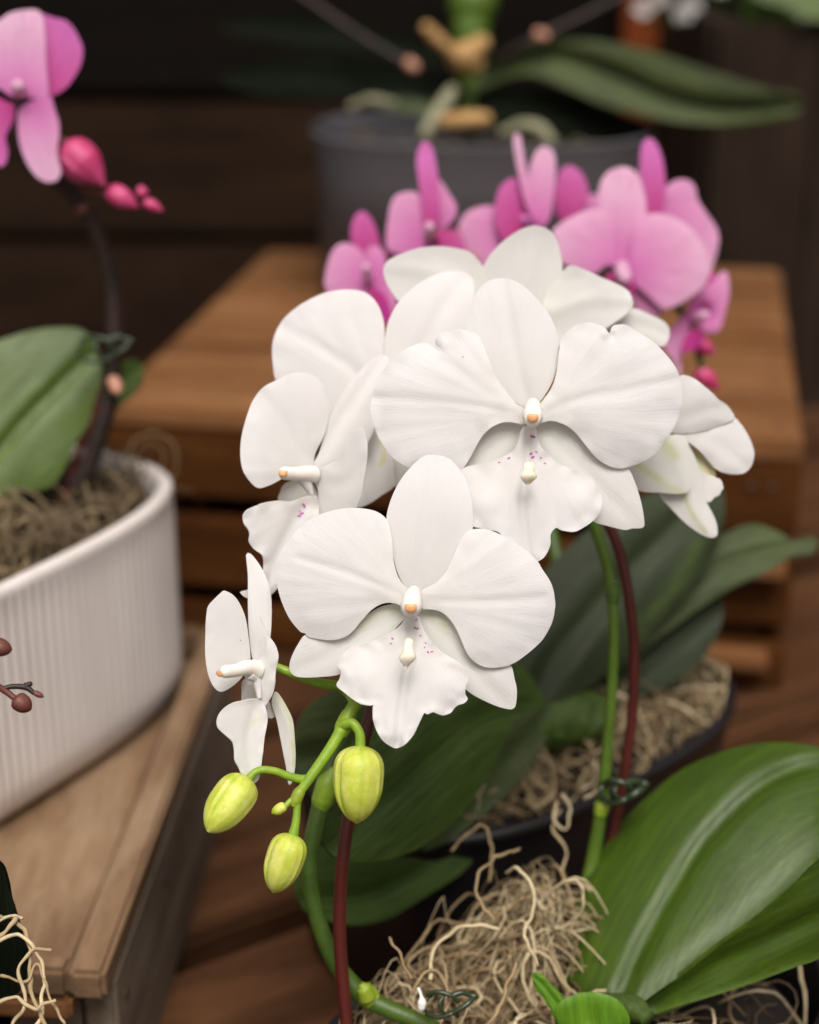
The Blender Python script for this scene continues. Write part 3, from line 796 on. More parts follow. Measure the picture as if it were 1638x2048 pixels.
patch('lip', K, [(790,925),(770,940),(740,980),(700,1010),(640,1045),(570,1070),(500,1085),(450,1120),(412,1172),(406,1200),(428,1216),(420,1260),(404,1298),(440,1330),(490,1370),(540,1395),(585,1402),(598,1398),(596,1430),(600,1490),(620,1545),(650,1590),(690,1618),(725,1628),(770,1605),(810,1560),(840,1500),(868,1442),(885,1450),(915,1438),(940,1448),(970,1455),(1010,1440),(1025,1420),(1045,1402),(1080,1390),(1098,1368),(1085,1340),(1088,1300),(1100,1270),(1095,1220),(1060,1180),(1000,1145),(950,1110),(910,1070),(870,1010),(850,960),(835,930)],
      d - .0055, m_lip, f, base=(810,935), mid=[(810,930),(790,1150),(755,1350),(725,1620)], ref=(800,1180), g=(0, -.055), bow=.009, crease=.0035, creasew=9, fold=.0042, edge=-.0010, edgew=36, ruff=.0022, rufk=14, seed=6, wr=.0006, grid=5.5, vein_fan=True,
      bumps=[(530,1250,34,-.0015),(1010,1290,34,-.0015),(720,1540,30,-.001)],
      spots=spots([(825,950),(818,993),(832,996),(848,1033),(875,1072),(870,1095),(700,1049),(692,1075),(888,1120),(908,1118)]), spot_mat=m_spot)
column(f, K, [(815,800,d + .001),(805,840,d - .004),(800,880,d - .0085),(797,888,d - .0105)], [.0022,.0031,.0034,.0029], (797, 886, d - .0138, 0, 0), .0024)
callus(f, K, 778, 1125, d - .0142, .0021, .0098, .12)
tube('pedicel', K, [(815,860,d + .004),(840,800,d + .014),(860,700,d + .026),(800,500,d + .033)], .0015, m_stem, f)

# ---- flower B, upper right, the largest
f = flower(wo_, 'largest white flower, right of centre, facing the camera'); K = 'B'; d = .566
patch('dorsal_sepal', K, [(840,745),(770,710),(690,620),(610,520),(560,430),(543,350),(548,310),(560,270),(590,200),(640,150),(700,133),(760,140),(820,175),(880,235),(930,300),(960,360),(975,420),(975,500),(960,580),(930,650),(890,710),(860,745)],
      d + .005, m_white, f, base=(845,745), mid=[(845,745),(800,600),(760,400),(710,140)], bow=.004, crease=.0018, creasew=10, edge=.0022, edgew=60, seed=11, wr=.00045, vein_fan=False)
patch('lower_sepal', K, [(810,800),(720,790),(620,820),(560,900),(500,1000),(480,1100),(560,1130),(680,1050),(770,950),(815,860)], d + .0055, m_cream, f, base=(810,800), bow=.006, crease=.001, edge=.002, edgew=30, seed=12)
patch('lower_sepal', K, [(870,800),(960,790),(1060,830),(1150,920),(1250,990),(1300,1020),(1335,1090),(1365,1190),(1378,1290),(1355,1303),(1320,1303),(1290,1311),(1200,1290),(1130,1265),(1050,1180),(960,1050),(890,930),(865,850)],
      d + .0055, m_cream, f, base=(870,800), mid=[(870,800),(1020,950),(1180,1120),(1370,1300)], bow=.002, crease=.0010, edge=.002, edgew=40, seed=13, vein_fan=False)
patch('petal', K, [(820,745),(780,720),(725,655),(685,595),(655,525),(625,450),(595,398),(545,378),(500,372),(450,380),(412,398),(398,430),(412,455),(435,466),(410,470),(370,440),(325,436),(250,470),(200,510),(160,560),(125,620),(103,690),(95,740),(105,800),(125,860),(160,920),(210,980),(300,1030),(400,1055),(515,1030),(560,975),(620,870),(680,820),(740,805),(820,812)],
      d + .0005, m_white, f, base=(820,775), mid=[(820,775),(650,740),(400,710),(110,690)], bow=.0045, crease=.0008, creasew=8, edge=.002, edgew=60, ruff=.0016, seed=14, wr=.0009, grid=7, fold=-.001, cup=.0008, bumps=[(400,450,9,.0012),(440,440,10,-.0008)])
patch('petal', K, [(870,745),(905,700),(940,650),(962,590),(975,500),(985,430),(1010,390),(1060,350),(1120,340),(1180,355),(1200,372),(1215,392),(1222,368),(1235,352),(1290,350),(1350,385),(1420,430),(1480,490),(1530,560),(1555,640),(1550,730),(1525,810),(1480,890),(1420,960),(1350,1000),(1270,1022),(1210,1010),(1150,970),(1100,910),(1050,850),(1000,815),(940,800),(875,808)],
      d + .0005, m_white, f, base=(875,775), mid=[(875,775),(1050,700),(1250,660),(1540,600)], bow=.0045, crease=.0010, creasew=8, edge=.002, edgew=60, ruff=.0014, seed=15, wr=.0009, grid=7, fold=-.001, cup=.0008, bumps=[(1195,395,7,-.001),(1225,405,6,.001),(1270,345,12,-.0007)])
patch('lip', K, [(810,830),(785,900),(760,940),(700,975),(620,1000),(560,1010),(515,1030),(480,1070),(465,1130),(480,1200),(530,1270),(575,1292),(600,1300),(650,1310),(700,1325),(740,1390),(790,1450),(840,1475),(885,1455),(915,1430),(938,1380),(940,1330),(965,1300),(990,1312),(1050,1318),(1100,1295),(1140,1265),(1172,1225),(1180,1160),(1165,1110),(1120,1060),(1060,1030),(1000,1010),(940,970),(895,920),(875,870),(865,830)],
      d - .004, m_lip, f, base=(840,835), mid=[(840,830),(830,1000),(810,1200),(840,1460)], ref=(830,1050), g=(0, -.040), bow=.006, crease=.0028, creasew=9, fold=.0035, edge=-.0008, edgew=36, ruff=.0018, rufk=12, seed=16, wr=.0007, grid=5.5,
      bumps=[(1090,1180,34,-.0015),(620,1180,34,-.0015)], spots=spots([(860,873),(850,872),(848,950),(872,945),(855,970),(893,973),(912,998),(742,974),(698,994),(845,955)]), spot_mat=m_spot)
column(f, K, [(858,720,d + .001),(856,750,d - .004),(855,780,d - .0085),(854,792,d - .0100)], [.0022,.0030,.0034,.0028], (855, 784, d - .0132, 0, 0), .0023)
callus(f, K, 832, 1045, d - .0128, .0022, .0078, .05)
tube('pedicel', K, [(860,780,d + .004),(900,760,d + .02),(900,700,d + .04),(850,650,d + .06)], .0015, m_stem, f)

# ---- flower C, on the left, turned to the left
f = flower(wo_, 'white flower on the left turned three quarters left'); K = 'C'; d = .588
patch('dorsal_sepal', K, [(500,1130),(525,1085),(550,1040),(580,940),(610,840),(660,740),(720,640),(790,560),(860,490),(920,465),(960,490),(970,560),(940,680),(900,780),(880,880),(830,990),(760,1060),(660,1120),(560,1160)],
      d + .004, m_white, f, base=(510,1140), mid=[(510,1140),(640,900),(780,700),(930,480)], ref=(510,1140), g=(.035, .0), bow=.002, crease=.0016, creasew=12, edge=.002, edgew=40, seed=21, fold=.002, vein_fan=False)
patch('lower_sepal', K, [(500,1200),(440,1190),(350,1220),(325,1260),(310,1320),(370,1345),(440,1370),(520,1380),(545,1300)], d + .009, m_cream, f, base=(500,1200), bow=.002, seed=22, edge=.001, edgew=20)
patch('petal', K, [(505,1140),(530,1040),(570,960),(600,870),(607,780),(590,690),(555,620),(500,580),(420,570),(350,590),(290,620),(220,660),(160,740),(120,850),(95,960),(90,1060),(105,1140),(140,1200),(190,1245),(250,1235),(320,1200),(370,1160),(440,1140)],
      d + .002, m_white, f, base=(505,1140), mid=[(505,1140),(420,980),(330,840),(230,700)], ref=(505,1140), g=(.07, -.01), bow=.004, crease=.0014, creasew=14, edge=.0022, edgew=45, ruff=.001, seed=23, wr=.0007, grid=7, cup=-.0012)
patch('petal', K, [(500,1150),(560,1130),(620,1100),(680,1060),(720,980),(760,910),(790,892),(815,900),(832,980),(830,1080),(815,1180),(800,1280),(770,1360),(740,1440),(640,1480),(560,1470),(525,1420),(545,1330),(540,1250),(510,1200)],
      d - .001, m_white, f, base=(510,1160), mid=[(510,1160),(600,1220),(700,1220),(810,1100)], ref=(510,1160), g=(-.11, .02), bow=.006, crease=.001, edge=.002, edgew=30, seed=24, ruff=.0015, grid=7)
patch('lip', K, [(500,1290),(430,1310),(380,1325),(320,1320),(240,1330),(180,1350),(130,1375),(105,1410),(110,1450),(138,1490),(145,1520),(140,1560),(165,1600),(195,1620),(220,1640),(228,1690),(215,1760),(150,1830),(120,1845),(90,1855),(130,1890),(200,1885),(270,1870),(310,1830),(380,1750),(470,1620),(540,1500),(550,1400),(540,1300)],
      d - .003, m_lip, f, base=(510,1290), mid=[(510,1290),(400,1450),(320,1600),(240,1800)], ref=(510,1290), g=(.085, -.01), bow=.004, crease=.0018, creasew=12, edge=-.001, edgew=26, ruff=.0022, rufk=13, seed=25, grid=6, spots=spots([(440,1383),(465,1358),(435,1410),(462,1345),(450,1395)], 6), spot_mat=m_spot)
column(f, K, [(520,1165,d - .002),(470,1160,d - .006),(400,1163,d - .010),(352,1160,d - .013)], [.0030,.0026,.0023,.0023], (340, 1160, d - .0155, 0, 0), .0019)
tube('side_lobe', K, [(440,1190,d - .006),(480,1230,d - .004),(510,1290,d - .003)], [.0018,.0017,.0008], m_lip, f)
tube('pedicel', K, [(520,1170,d + .004),(640,1200,d + .02),(800,1150,d + .03)], .0015, m_stem, f)

# ---- flower D, far left, seen from its side
f = flower(wo_, 'leftmost white flower seen from the side, above the buds'); K = 'D'; d = .560
patch('petal', K, [(335,665),(332,600),(325,540),(310,440),(280,360),(240,305),(190,280),(170,292),(150,312),(105,360),(92,400),(85,520),(85,640),(100,740),(130,810),(170,840),(220,820),(270,780),(300,740),(325,700)],
      d + .002, m_white, f, base=(335,680), mid=[(335,680),(260,580),(210,450),(185,290)], ref=(335,680), g=(.06, 0), bow=.004, crease=.0008, edge=.002, edgew=36, seed=31, ruff=.0008, grid=6, cup=-.002)
patch('dorsal_sepal', K, [(350,670),(335,600),(325,500),(320,350),(320,200),(310,85),(318,70),(335,75),(370,115),(410,180),(440,260),(452,350),(450,480),(440,560),(410,640),(380,680)],
      d + .005, m_white, f, base=(355,680), mid=[(355,680),(370,500),(375,300),(320,75)], ref=(355,680), g=(-.02, -.02), bow=.005, crease=.0012, fold=.004, edge=.001, edgew=25, seed=32, grid=6)
patch('petal', K, [(355,700),(380,660),(410,620),(425,560),(400,480),(385,425),(398,450),(430,520),(458,560),(480,600),(488,650),(472,740),(465,830),(430,900),(365,970),(310,1020),(265,1042),(310,990),(345,930),(372,870),(362,780)],
      d - .002, m_white, f, base=(360,710), mid=[(360,710),(420,740),(440,800),(280,1035)], ref=(360,710), g=(-.10, 0), bow=.006, crease=0, fold=.002, edge=.0018, edgew=20, seed=33, ruff=.002, rufk=14, grid=5.5)
patch('lower_sepal', K, [(340,760),(290,780),(285,850),(292,900),(360,930),(420,980),(468,980),(440,900),(390,800)], d + .006, m_cream, f, base=(350,760), seed=34, edge=.001, edgew=14)
patch('lower_sepal', K, [(452,905),(468,840),(480,840),(500,862),(540,930),(570,1000),(580,1100),(585,1200),(578,1290),(560,1350),(545,1352),(535,1280),(510,1150),(480,1000)],
      d + .004, m_cream, f, base=(465,850), mid=[(470,850),(530,980),(565,1120),(560,1340)], crease=-.0012, creasew=8, fold=.003, seed=35, bow=.002, edge=.0006, edgew=8, grid=4.5, streaks=[([(478,850),(525,930),(560,1020),(570,1150),(572,1240)], 3.6)])
patch('lip', K, [(375,880),(300,888),(230,905),(170,950),(148,1000),(155,1040),(190,1075),(232,1112),(245,1160),(250,1220),(270,1260),(290,1300),(330,1342),(355,1345),(385,1310),(400,1200),(415,1080),(430,1000),(425,950),(405,900)],
      d - .004, m_lip, f, base=(385,880), mid=[(385,880),(340,1000),(320,1120),(340,1330)], ref=(385,880), g=(.06, -.02), bow=.004, crease=.0015, creasew=10, fold=-.003, edge=-.0006, edgew=16, ruff=.0016, rufk=14, seed=36, grid=5, streaks=[([(372,985),(348,1015)], 6, .3)])
column(f, K, [(370,720,d - .002),(320,705,d - .006),(250,722,d - .010),(195,728,d - .013)], [.0034,.0025,.0021,.0021], (165, 738, d - .0140, .6, 0), .0018)
tube('side_lobe', K, [(330,740,d - .005),(370,780,d - .003),(385,880,d - .004)], [.0020,.0016,.0008], m_lip, f)
tube('pedicel', K, [(440,690,d + .006),(500,712,d + .006),(600,752,d + .006),(720,792,d + .008),(830,812,d + .011),(890,860,d + .010),(905,900,d + .004)], [.0014,.0015,.0016,.0017,.0017,.0018,.0018], m_stem, f)

# ---- flower E, behind C and B, upper left
f = flower(wo_, 'white flower upper left, behind its neighbours'); K = 'C'; d = .612
patch('petal', K, [(930,700),(935,500),(935,380),(930,280),(905,195),(865,135),(810,97),(740,85),(660,88),(580,105),(500,140),(420,188),(340,260),(290,350),(275,430),(280,520),(300,620),(400,740),(560,860),(700,900),(850,820)],
      d, m_white, f, base=(950,760), mid=[(950,760),(760,560),(560,420),(330,300)], bow=.006, crease=.0010, creasew=12, edge=.002, edgew=50, seed=41, ruff=.001, wr=.0009, fold=-.001)
patch('dorsal_sepal', 'B', [(200,640),(172,560),(162,480),(165,400),(185,320),(230,240),(310,165),(400,115),(480,98),(540,105),(575,140),(583,190),(575,270),(550,380),(470,520),(340,640)],
      d - .002, m_white, f, base=(230,680), mid=[(230,680),(330,460),(430,280),(540,130)], bow=.005, crease=.0010, edge=.002, edgew=50, seed=42, vein_fan=False)
patch('lip', K, [(860,900),(835,960),(830,1050),(800,1180),(740,1330),(780,1360),(850,1335),(900,1300),(990,1235),(985,1140),(985,1050),(960,990),(935,940)],
      d - .004, m_lip, f, base=(890,900), g=(.02, -.03), seed=43, crease=.002, fold=.003, streaks=[([(935,990),(930,1050),(915,1110)], 5), ([(905,945),(915,975)], 8)], edge=.001, edgew=20)
patch('lower_sepal', K, [(985,1000),(985,1100),(982,1200),(990,1238),(1040,1230),(1090,1190),(1180,1150),(1200,1060),(1100,960)], d + .002, m_cream, f, base=(1100,960), seed=44, fold=.002)
tube('pedicel', K, [(950,760,d + .003),(1000,820,d + .01),(1150,850,d + .015)], .0015, m_stem, f)

# ---- flower F, at the top, seen from behind
f = flower(wo_, 'white flower at the top seen from behind'); K = 'K'; d = .632
patch('petal', K, [(660,545),(640,515),(610,485),(570,472),(500,462),(420,468),(350,490),(300,515),(280,550),(290,600),(320,650),(345,675),(440,720),(580,740),(680,660)],
      d, m_cream, f, base=(700,680), mid=[(700,680),(560,600),(430,550),(290,540)], bow=-.004, crease=-.0008, edge=-.002, edgew=40, seed=51, grid=8, fold=.001)
patch('dorsal_sepal', K, [(650,570),(665,530),(690,490),(740,440),(800,400),(840,386),(865,384),(910,400),(940,440),(955,490),(962,550),(970,640),(920,740),(800,760),(680,680)],
      d + .002, m_cream, f, base=(790,760), mid=[(790,760),(830,600),(850,500),(870,390)], bow=-.004, crease=-.0010, edge=-.002, edgew=40, seed=52, grid=8, vein_fan=False)
patch('petal', K, [(900,640),(955,570),(975,545),(1000,535),(1040,548),(1110,580),(1180,610),(1215,635),(1228,665),(1228,695),(1200,725),(1150,760),(1050,820),(950,840),(880,760)],
      d - .002, m_cream, f, base=(860,740), mid=[(860,740),(960,700),(1080,660),(1225,670)], bow=-.002, crease=-.0012, edge=-.002, edgew=40, seed=53, grid=8, fold=.0015, ruff=.002)
patch('lower_sepal', K, [(1100,720),(1180,705),(1230,697),(1290,720),(1350,750),(1370,780),(1365,820),(1340,845),(1290,830),(1200,800),(1100,780)],
      d + .004, m_cream, f, base=(1080,750), mid=[(1080,750),(1180,745),(1270,765),(1360,800)], bow=.002, crease=.0012, edge=.0015, edgew=26, seed=54, grid=7, vein_fan=False)
tube('pedicel', K, [(860,740,d + .001),(850,800,d + .002),(830,860,d + .004)], .0016, m_stem, f)

# ---- flower G, at the right, seen from behind
f = flower(wo_, 'rightmost white flower, turned away, drooping'); K = 'G'; d = .606
patch('petal', K, [(600,700),(620,560),(660,480),(700,475),(760,500),(830,555),(880,600),(905,628),(960,665),(1000,720),(1003,748),(940,780),(850,815),(750,835),(650,840),(560,820)],
      d - .002, m_white, f, base=(560,800), mid=[(560,800),(700,740),(850,690),(990,720)], bow=.003, crease=.001, edge=.0018, edgew=30, seed=61, ruff=.0016, grid=7, g=(.03, .03), cup=.002)
patch('petal', K, [(620,840),(700,842),(780,825),(850,812),(930,780),(1003,742),(1040,775),(1060,800),(1100,870),(1130,960),(1115,1040),(1070,1090),(1010,1100),(940,1090),(880,1060),(820,990),(760,930),(690,880)],
      d, m_white, f, base=(630,840), mid=[(630,840),(800,870),(950,940),(1080,1060)], bow=.004, crease=.001, edge=.0018, edgew=30, seed=62, ruff=.0012, grid=7, g=(.02, 0), fold=.0015)
patch('lower_sepal', K, [(640,860),(690,858),(735,940),(775,1040),(800,1120),(830,1270),(870,1350),(893,1410),(897,1480),(865,1500),(800,1480),(700,1410),(600,1310),(530,1220),(560,1100),(610,960)],
      d + .002, m_cream, f, base=(650,860), mid=[(650,860),(690,1080),(750,1300),(870,1490)], bow=.001, crease=-.0014, edge=.0016, edgew=26, seed=63, grid=6, streaks=[([(660,1180),(700,1270),(750,1370),(820,1460)], 4.5)], g=(.02,0), vein_fan=False)
patch('lower_sepal', K, [(560,860),(620,850),(690,862),(725,940),(735,1050),(730,1180),(705,1213),(640,1222),(540,1215),(400,1200),(360,1110),(300,1020),(420,930)],
      d - .003, m_cream, f, base=(560,850), mid=[(600,850),(560,980),(600,1100),(680,1210)], bow=.001, crease=.0008, edge=.0016, edgew=30, seed=64, grid=7, streaks=[([(390,1030),(480,1100),(580,1170),(660,1212)], 8), ([(560,880),(620,980)], 12)])
patch('lip', K, [(760,1060),(800,1080),(850,1105),(915,1130),(930,1160),(935,1190),(922,1205),(910,1230),(880,1245),(850,1275),(825,1262),(790,1180)],
      d + .004, m_lip, f, base=(770,1080), seed=65, ruff=.0015, grid=6)
patch('side_lobe', K, [(720,905),(760,945),(840,1010),(880,1060),(884,1115),(850,1120),(795,1095),(750,1010)], d + .006, m_lip, f, base=(740,920), seed=66, streaks=[([(740,930),(860,1090)], 26)], grid=6)
tube('pedicel', K, [(590,840,d + .001),(560,900,d + .010),(480,960,d + .018),(350,960,d + .022)], .0015, m_stem, f)

# ---- flower spikes
tube('flower_spike', 'O', [(1142,1995,.640),(1175,1780,.668),(1203,1610,.664),(1222,1400,.657),(1227,1250,.652),(1216,1140,.650),(1180,1030,.648),(1120,900,.645),(1020,800,.638),(930,800,.630),(880,900,.612),(855,1010,.596)],
     [.0032,.0030,.0024,.0021,.0020,.0021,.0024,.0024,.0024,.0024,.0024,.0023], m_midstem, wo_, sides=18, irregular=.06)
tube('flower_spike', 'O', [(855,1010,.596),(800,1200,.582),(733,1370,.5665),(708,1410,.5605),(665,1490,.5565),(597,1588,.5525)],
     [.0024,.0024,.0023,.0022,.0019,.0016], m_stem, wo_, sides=18, irregular=.06)
tube('flower_spike', 'O', [(900,2075,.602),(830,2040,.602),(770,2015,.603),(725,1990,.604),(668,1920,.604),(628,1810,.603),(620,1720,.602),(638,1620,.602),(665,1520,.604),(720,1420,.607),(790,1280,.612),(850,1100,.620),(930,950,.634),(1050,850,.642),(1200,870,.635),(1290,905,.628)],
     [.0030,.0030,.0032,.0034,.0032,.0030,.0030,.0031,.0032,.0030,.0028,.0026,.0025,.0024,.0022,.0018], m_stemd, wo_, sides=18, irregular=.05)
def node(pts, rad, m=m_node): return tube('stem_node', 'O', pts, rad, m, wo_, sides=16, irregular=.1)
node([(700,1425,.5602),(693,1440,.5598),(686,1455,.5594),(680,1470,.5590)], [.0024,.0027,.0027,.0022])
node([(603,1578,.5528),(597,1588,.5525),(592,1600,.5523),(589,1612,.5523)], [.0017,.0021,.0021,.0017])
node([(668,1535,.6032),(655,1570,.602),(645,1600,.602),(640,1618,.602)], [.0028,.0042,.0040,.0030], m_stem)
node([(1209,1590,.6635),(1204,1612,.664),(1200,1630,.6645)], [.0023,.0031,.0026])
node([(1229,1160,.650),(1226,1182,.651),(1226,1205,.651)], [.0024,.0031,.0025], m_stemd)
node([(748,2005,.603),(735,1992,.6035),(722,1978,.604)], [.0032,.0039,.0034], m_stem)
node([(735,1995,.6005),(728,1978,.599),(722,1968,.5985)], [.0030,.0026,.0012], m_node)

# ---- buds with their stalks
tube('bud_stalk', 'D', [(830,1040,.5588),(860,1018,.5568),(900,1015,.5555),(935,1060,.5548),(943,1110,.5545),(942,1160,.5545)], [.0020,.0018,.0017,.0016,.0017,.0018], m_stem, wo_, irregular=.08)
bud(wo_, 'D', (940,1140), (922,1566), 141, .5535, phase=-.66, twist=.12, label='plump upright bud hanging in front of the red brown stake')
tube('bud_stalk', 'D', [(650,1325,.5555),(600,1322,.5545),(540,1305,.5535),(470,1280,.5525),(400,1272,.5515),(350,1292,.5505),(318,1335,.550)], [.0016,.0015,.0014,.0013,.0013,.0013,.0014], m_stem, wo_, irregular=.08)
bud(wo_, 'D', (322,1318), (100,1615), 116, .5495, d2=.540, phase=-.95, twist=.10, label='leftmost bud, slanting down to the left')
tube('bud_stalk', 'D', [(592,1430,.5523),(592,1500,.5518),(585,1570,.5512),(570,1640,.5508)], [.0015,.0013,.0014,.0017], m_stem, wo_, irregular=.08)
bud(wo_, 'D', (572,1630), (462,1950), 108, .5500, phase=-.60, twist=.2, label='lowest bud at the end of the spike')
tube('bud_stalk', 'D', [(572,1430,.5523),(548,1452,.5515),(525,1475,.5508)], [.0010,.0010,.0010], m_stem, wo_)
bud(wo_, 'D', (532,1468), (452,1512), 30, .5505, phase=1.0, sides=24, label='tiny bud beside the lowest node')

# ---- its leaves, lower right
tube('crown', 'R', [(300,1800,.600),(450,1740,.604),(560,1720,.610),(680,1715,.606),(760,1760,.600)], [.003,.005,.006,.005,.003], m_leafd, wo_, sides=16)
patch('leaf', 'R', [(560,1700),(430,1660),(335,1600),(332,1450),(360,1250),(430,1060),(520,900),(640,740),(760,620),(880,520),(1000,450),(1150,390),(1300,355),(1430,345),(1560,355),(1700,390),(1820,480),(1850,620),(1800,780),(1720,890),(1640,960),(1480,1120),(1300,1270),(1100,1420),(900,1560),(760,1660),(680,1720)],
      .611, m_leaf, wo_, base=(600,1700), mid=[(600,1700),(690,1480),(790,1270),(900,1080),(1010,900),(1150,740),(1300,600),(1450,510),(1640,460),(1830,520)], ref=(600,1700), g=(-.10, -.155), bow=.0,
      crease=.0048, creasew=14, fold=0, edge=.012, edgew=60, cup=.0022, wr=.0004, grid=13, th=.0018, vein_fan=False, uvmode='lat', seed=71)
patch('leaf', 'R', [(700,1730),(800,1640),(950,1530),(1100,1410),(1300,1260),(1480,1110),(1640,955),(1800,900),(1950,980),(1960,1180),(1850,1340),(1640,1455),(1500,1505),(1300,1580),(1100,1645),(900,1705),(770,1745)],
      .621, m_leaf, wo_, base=(720,1740), mid=[(720,1740),(1000,1560),(1300,1400),(1640,1240),(1930,1080)], ref=(720,1740), g=(-.06, .06), crease=.004, creasew=20, edge=-.004, edgew=30, cup=.003, wr=.0008, grid=13, th=.0018,
      vein_fan=False, uvmode='lat', seed=72, streaks=[([(780,1738),(1100,1640),(1300,1578),(1500,1500),(1640,1452),(1850,1345)], 6)])
patch('leaf', 'R', [(290,1710),(320,1670),(370,1645),(430,1630),(520,1633),(600,1665),(650,1725),(660,1800),(560,1850),(400,1850),(310,1800)],
      .590, m_leafb, wo_, base=(470,1850), mid=[(470,1850),(450,1760),(440,1640)], crease=.002, edge=.004, edgew=22, grid=8, th=.0016, uvmode='lat', vein_fan=False, seed=73, g=(0, .05), streaks=[([(290,1712),(330,1668),(430,1634),(520,1636),(600,1668)], 3.5)])
patch('leaf', 'R', [(158,1533),(220,1560),(290,1612),(335,1680),(345,1760),(310,1810),(280,1740),(240,1660),(195,1600)], .594, m_leafb, wo_, base=(320,1800), mid=[(320,1800),(290,1690),(160,1535)], crease=.002, creasew=6, grid=6, th=.0014, uvmode='lat', seed=74)

# ---------------------------------------------------------------- stakes and clips
def stake(pts, r, mat, label):
    o = tube('plant_stake', 'O', pts, r, mat, sides=20); tag(o, label, 'stake'); return o
stake([(699,2120,.594),(692,2030,.594),(681,1900,.592),(680,1800,.590),(688,1700,.588),(703,1600,.588),(722,1500,.590),(742,1425,.592),(765,1340,.595),(785,1260,.598)], .0023, m_stake, 'red brown stake rising behind the plump bud, left of the moss')
stake([(1190,1000,.657),(1222,1060,.657),(1243,1120,.658),(1258,1200,.659),(1268,1300,.662),(1264,1430,.666),(1247,1560,.670),(1228,1660,.674),(1200,1780,.676),(1176,1900,.668)], .0021, m_stake, 'red brown stake beside the green stem on the right, ending in the big leaf')
def clip(crop, cx, cy, d, s, label, mat=m_clip):
    root = tag(empty('plant_clip', tuple(P(*(cp(crop, [(cx, cy)])[0]), d))), label, 'clip')
    def q(x, y, dd): return (cx + x * s, cy + y * s, d + dd * s * .00001)
    for nm, pts, r in (('jaw', [(-70,-40,300),(-20,-66,-300),(50,-50,-500),(90,-20,-300)], .0013), ('jaw', [(-70,40,300),(-10,62,-300),(50,46,-500),(90,30,-300)], .0013),
                       ('spring', [(20,-50,-300),(0,-10,-650),(10,30,-600),(40,52,-300)], .0010), ('handle', [(60,-48,-400),(110,-62,-200),(150,-50,0),(175,-44,0)], .0016), ('handle', [(60,40,-400),(100,20,-600),(140,-8,-500),(160,-30,-200)], .0016),
                       ('ring', [(-40,-50,300),(-78,-20,100),(-80,20,100),(-40,50,300)], .0011)):
        tube(nm, crop, [q(*p) for p in pts], r * s ** .5, mat, root, sides=10, taper_ends=True)
    return root
clip('R', 590, 600, .658, .9, 'dark green plastic clip tying the right stem to its stake')
clip('O', 880, 2010, .592, .40, 'small dark green clip on the moss at the bottom')
tag(tube('tie_end', 'O', [(836,1975,.588),(842,1990,.587),(844,2005,.587),(843,2014,.587)], [.0005,.0005,.0016,.0014], m_column, taper_ends=True, sides=12), 'tiny whitish bead on the moss beside the bottom clip', 'bead')

# ================================================================= pink orchid behind
po = tag(empty('orchid', tuple(P(1150, 1450, .74))), 'pink orchid in full bloom directly behind the white one', 'orchid')
def pf(label, parts, d, m=m_pink):
    f = flower(po, label)
    for i, prt in enumerate(parts):
        nm, pts, dd, kw = prt
        kw = dict(kw); mm = kw.pop('mat', m)
        patch(nm, 'K', pts, d + dd, mm, f, grid=9, th=.0009, seed=100 + i, edge=kw.pop('edge', .002), edgew=40, wr=.0006, **kw)
    return f
f = pf('leftmost pink flower', [('dorsal_sepal', [(215,500),(180,480),(158,440),(155,395),(170,350),(200,328),(235,360),(258,415),(268,470),(250,500)], .006, dict(mat=m_pinkd, base=(220,520), crease=.002)),
    ('petal', [(240,640),(180,690),(100,660),(58,620),(60,560),(80,490),(110,455),(150,452),(200,485),(235,560)], .002, dict(base=(245,600), g=(.04, 0))),
    ('petal', [(215,480),(255,462),(285,490),(295,560),(325,640),(330,690),(302,745),(260,700),(225,610)], 0, dict(base=(240,590), g=(-.05, 0))),
    ('lip', [(230,620),(280,640),(310,700),(310,760),(285,750),(245,690)], -.004, dict(mat=m_pinklip, base=(235,620)))], .775)
tube('column', 'K', [(225,600,.775),(218,560,.770),(212,545,.768)], .0022, m_pink, f, taper_ends=True)
f = pf('pink flower with a tall thin upright sepal, left of centre', [('dorsal_sepal', [(440,400),(420,260),(408,170),(405,130),(418,80),(440,62),(462,80),(478,140),(490,230),(492,330),(470,400)], .0, dict(mat=m_pinkd, base=(455,420), crease=.002, g=(-.04, 0))),
    ('petal', [(310,480),(290,440),(300,340),(318,278),(360,256),(412,262),(432,330),(445,440),(400,500)], .004, dict(base=(430,450), g=(.05, 0))),
    ('petal', [(470,360),(478,205),(500,215),(530,262),(556,305),(552,350),(500,400)], .006, dict(base=(460,390), g=(-.03, 0))),
    ('lower_sepal', [(285,450),(330,430),(420,420),(520,380),(575,415),(598,470),(640,540),(560,560),(440,530),(320,520)], .012, dict(base=(450,440), mat=m_pinkd)),
    ('lip', [(480,410),(520,400),(560,430),(575,470),(530,470),(490,440)], -.004, dict(mat=m_pinkd, base=(485,410)))], .770)
tube('column', 'K', [(450,440,.768),(452,405,.762),(455,390,.760)], .0024, m_pink, f, taper_ends=True)
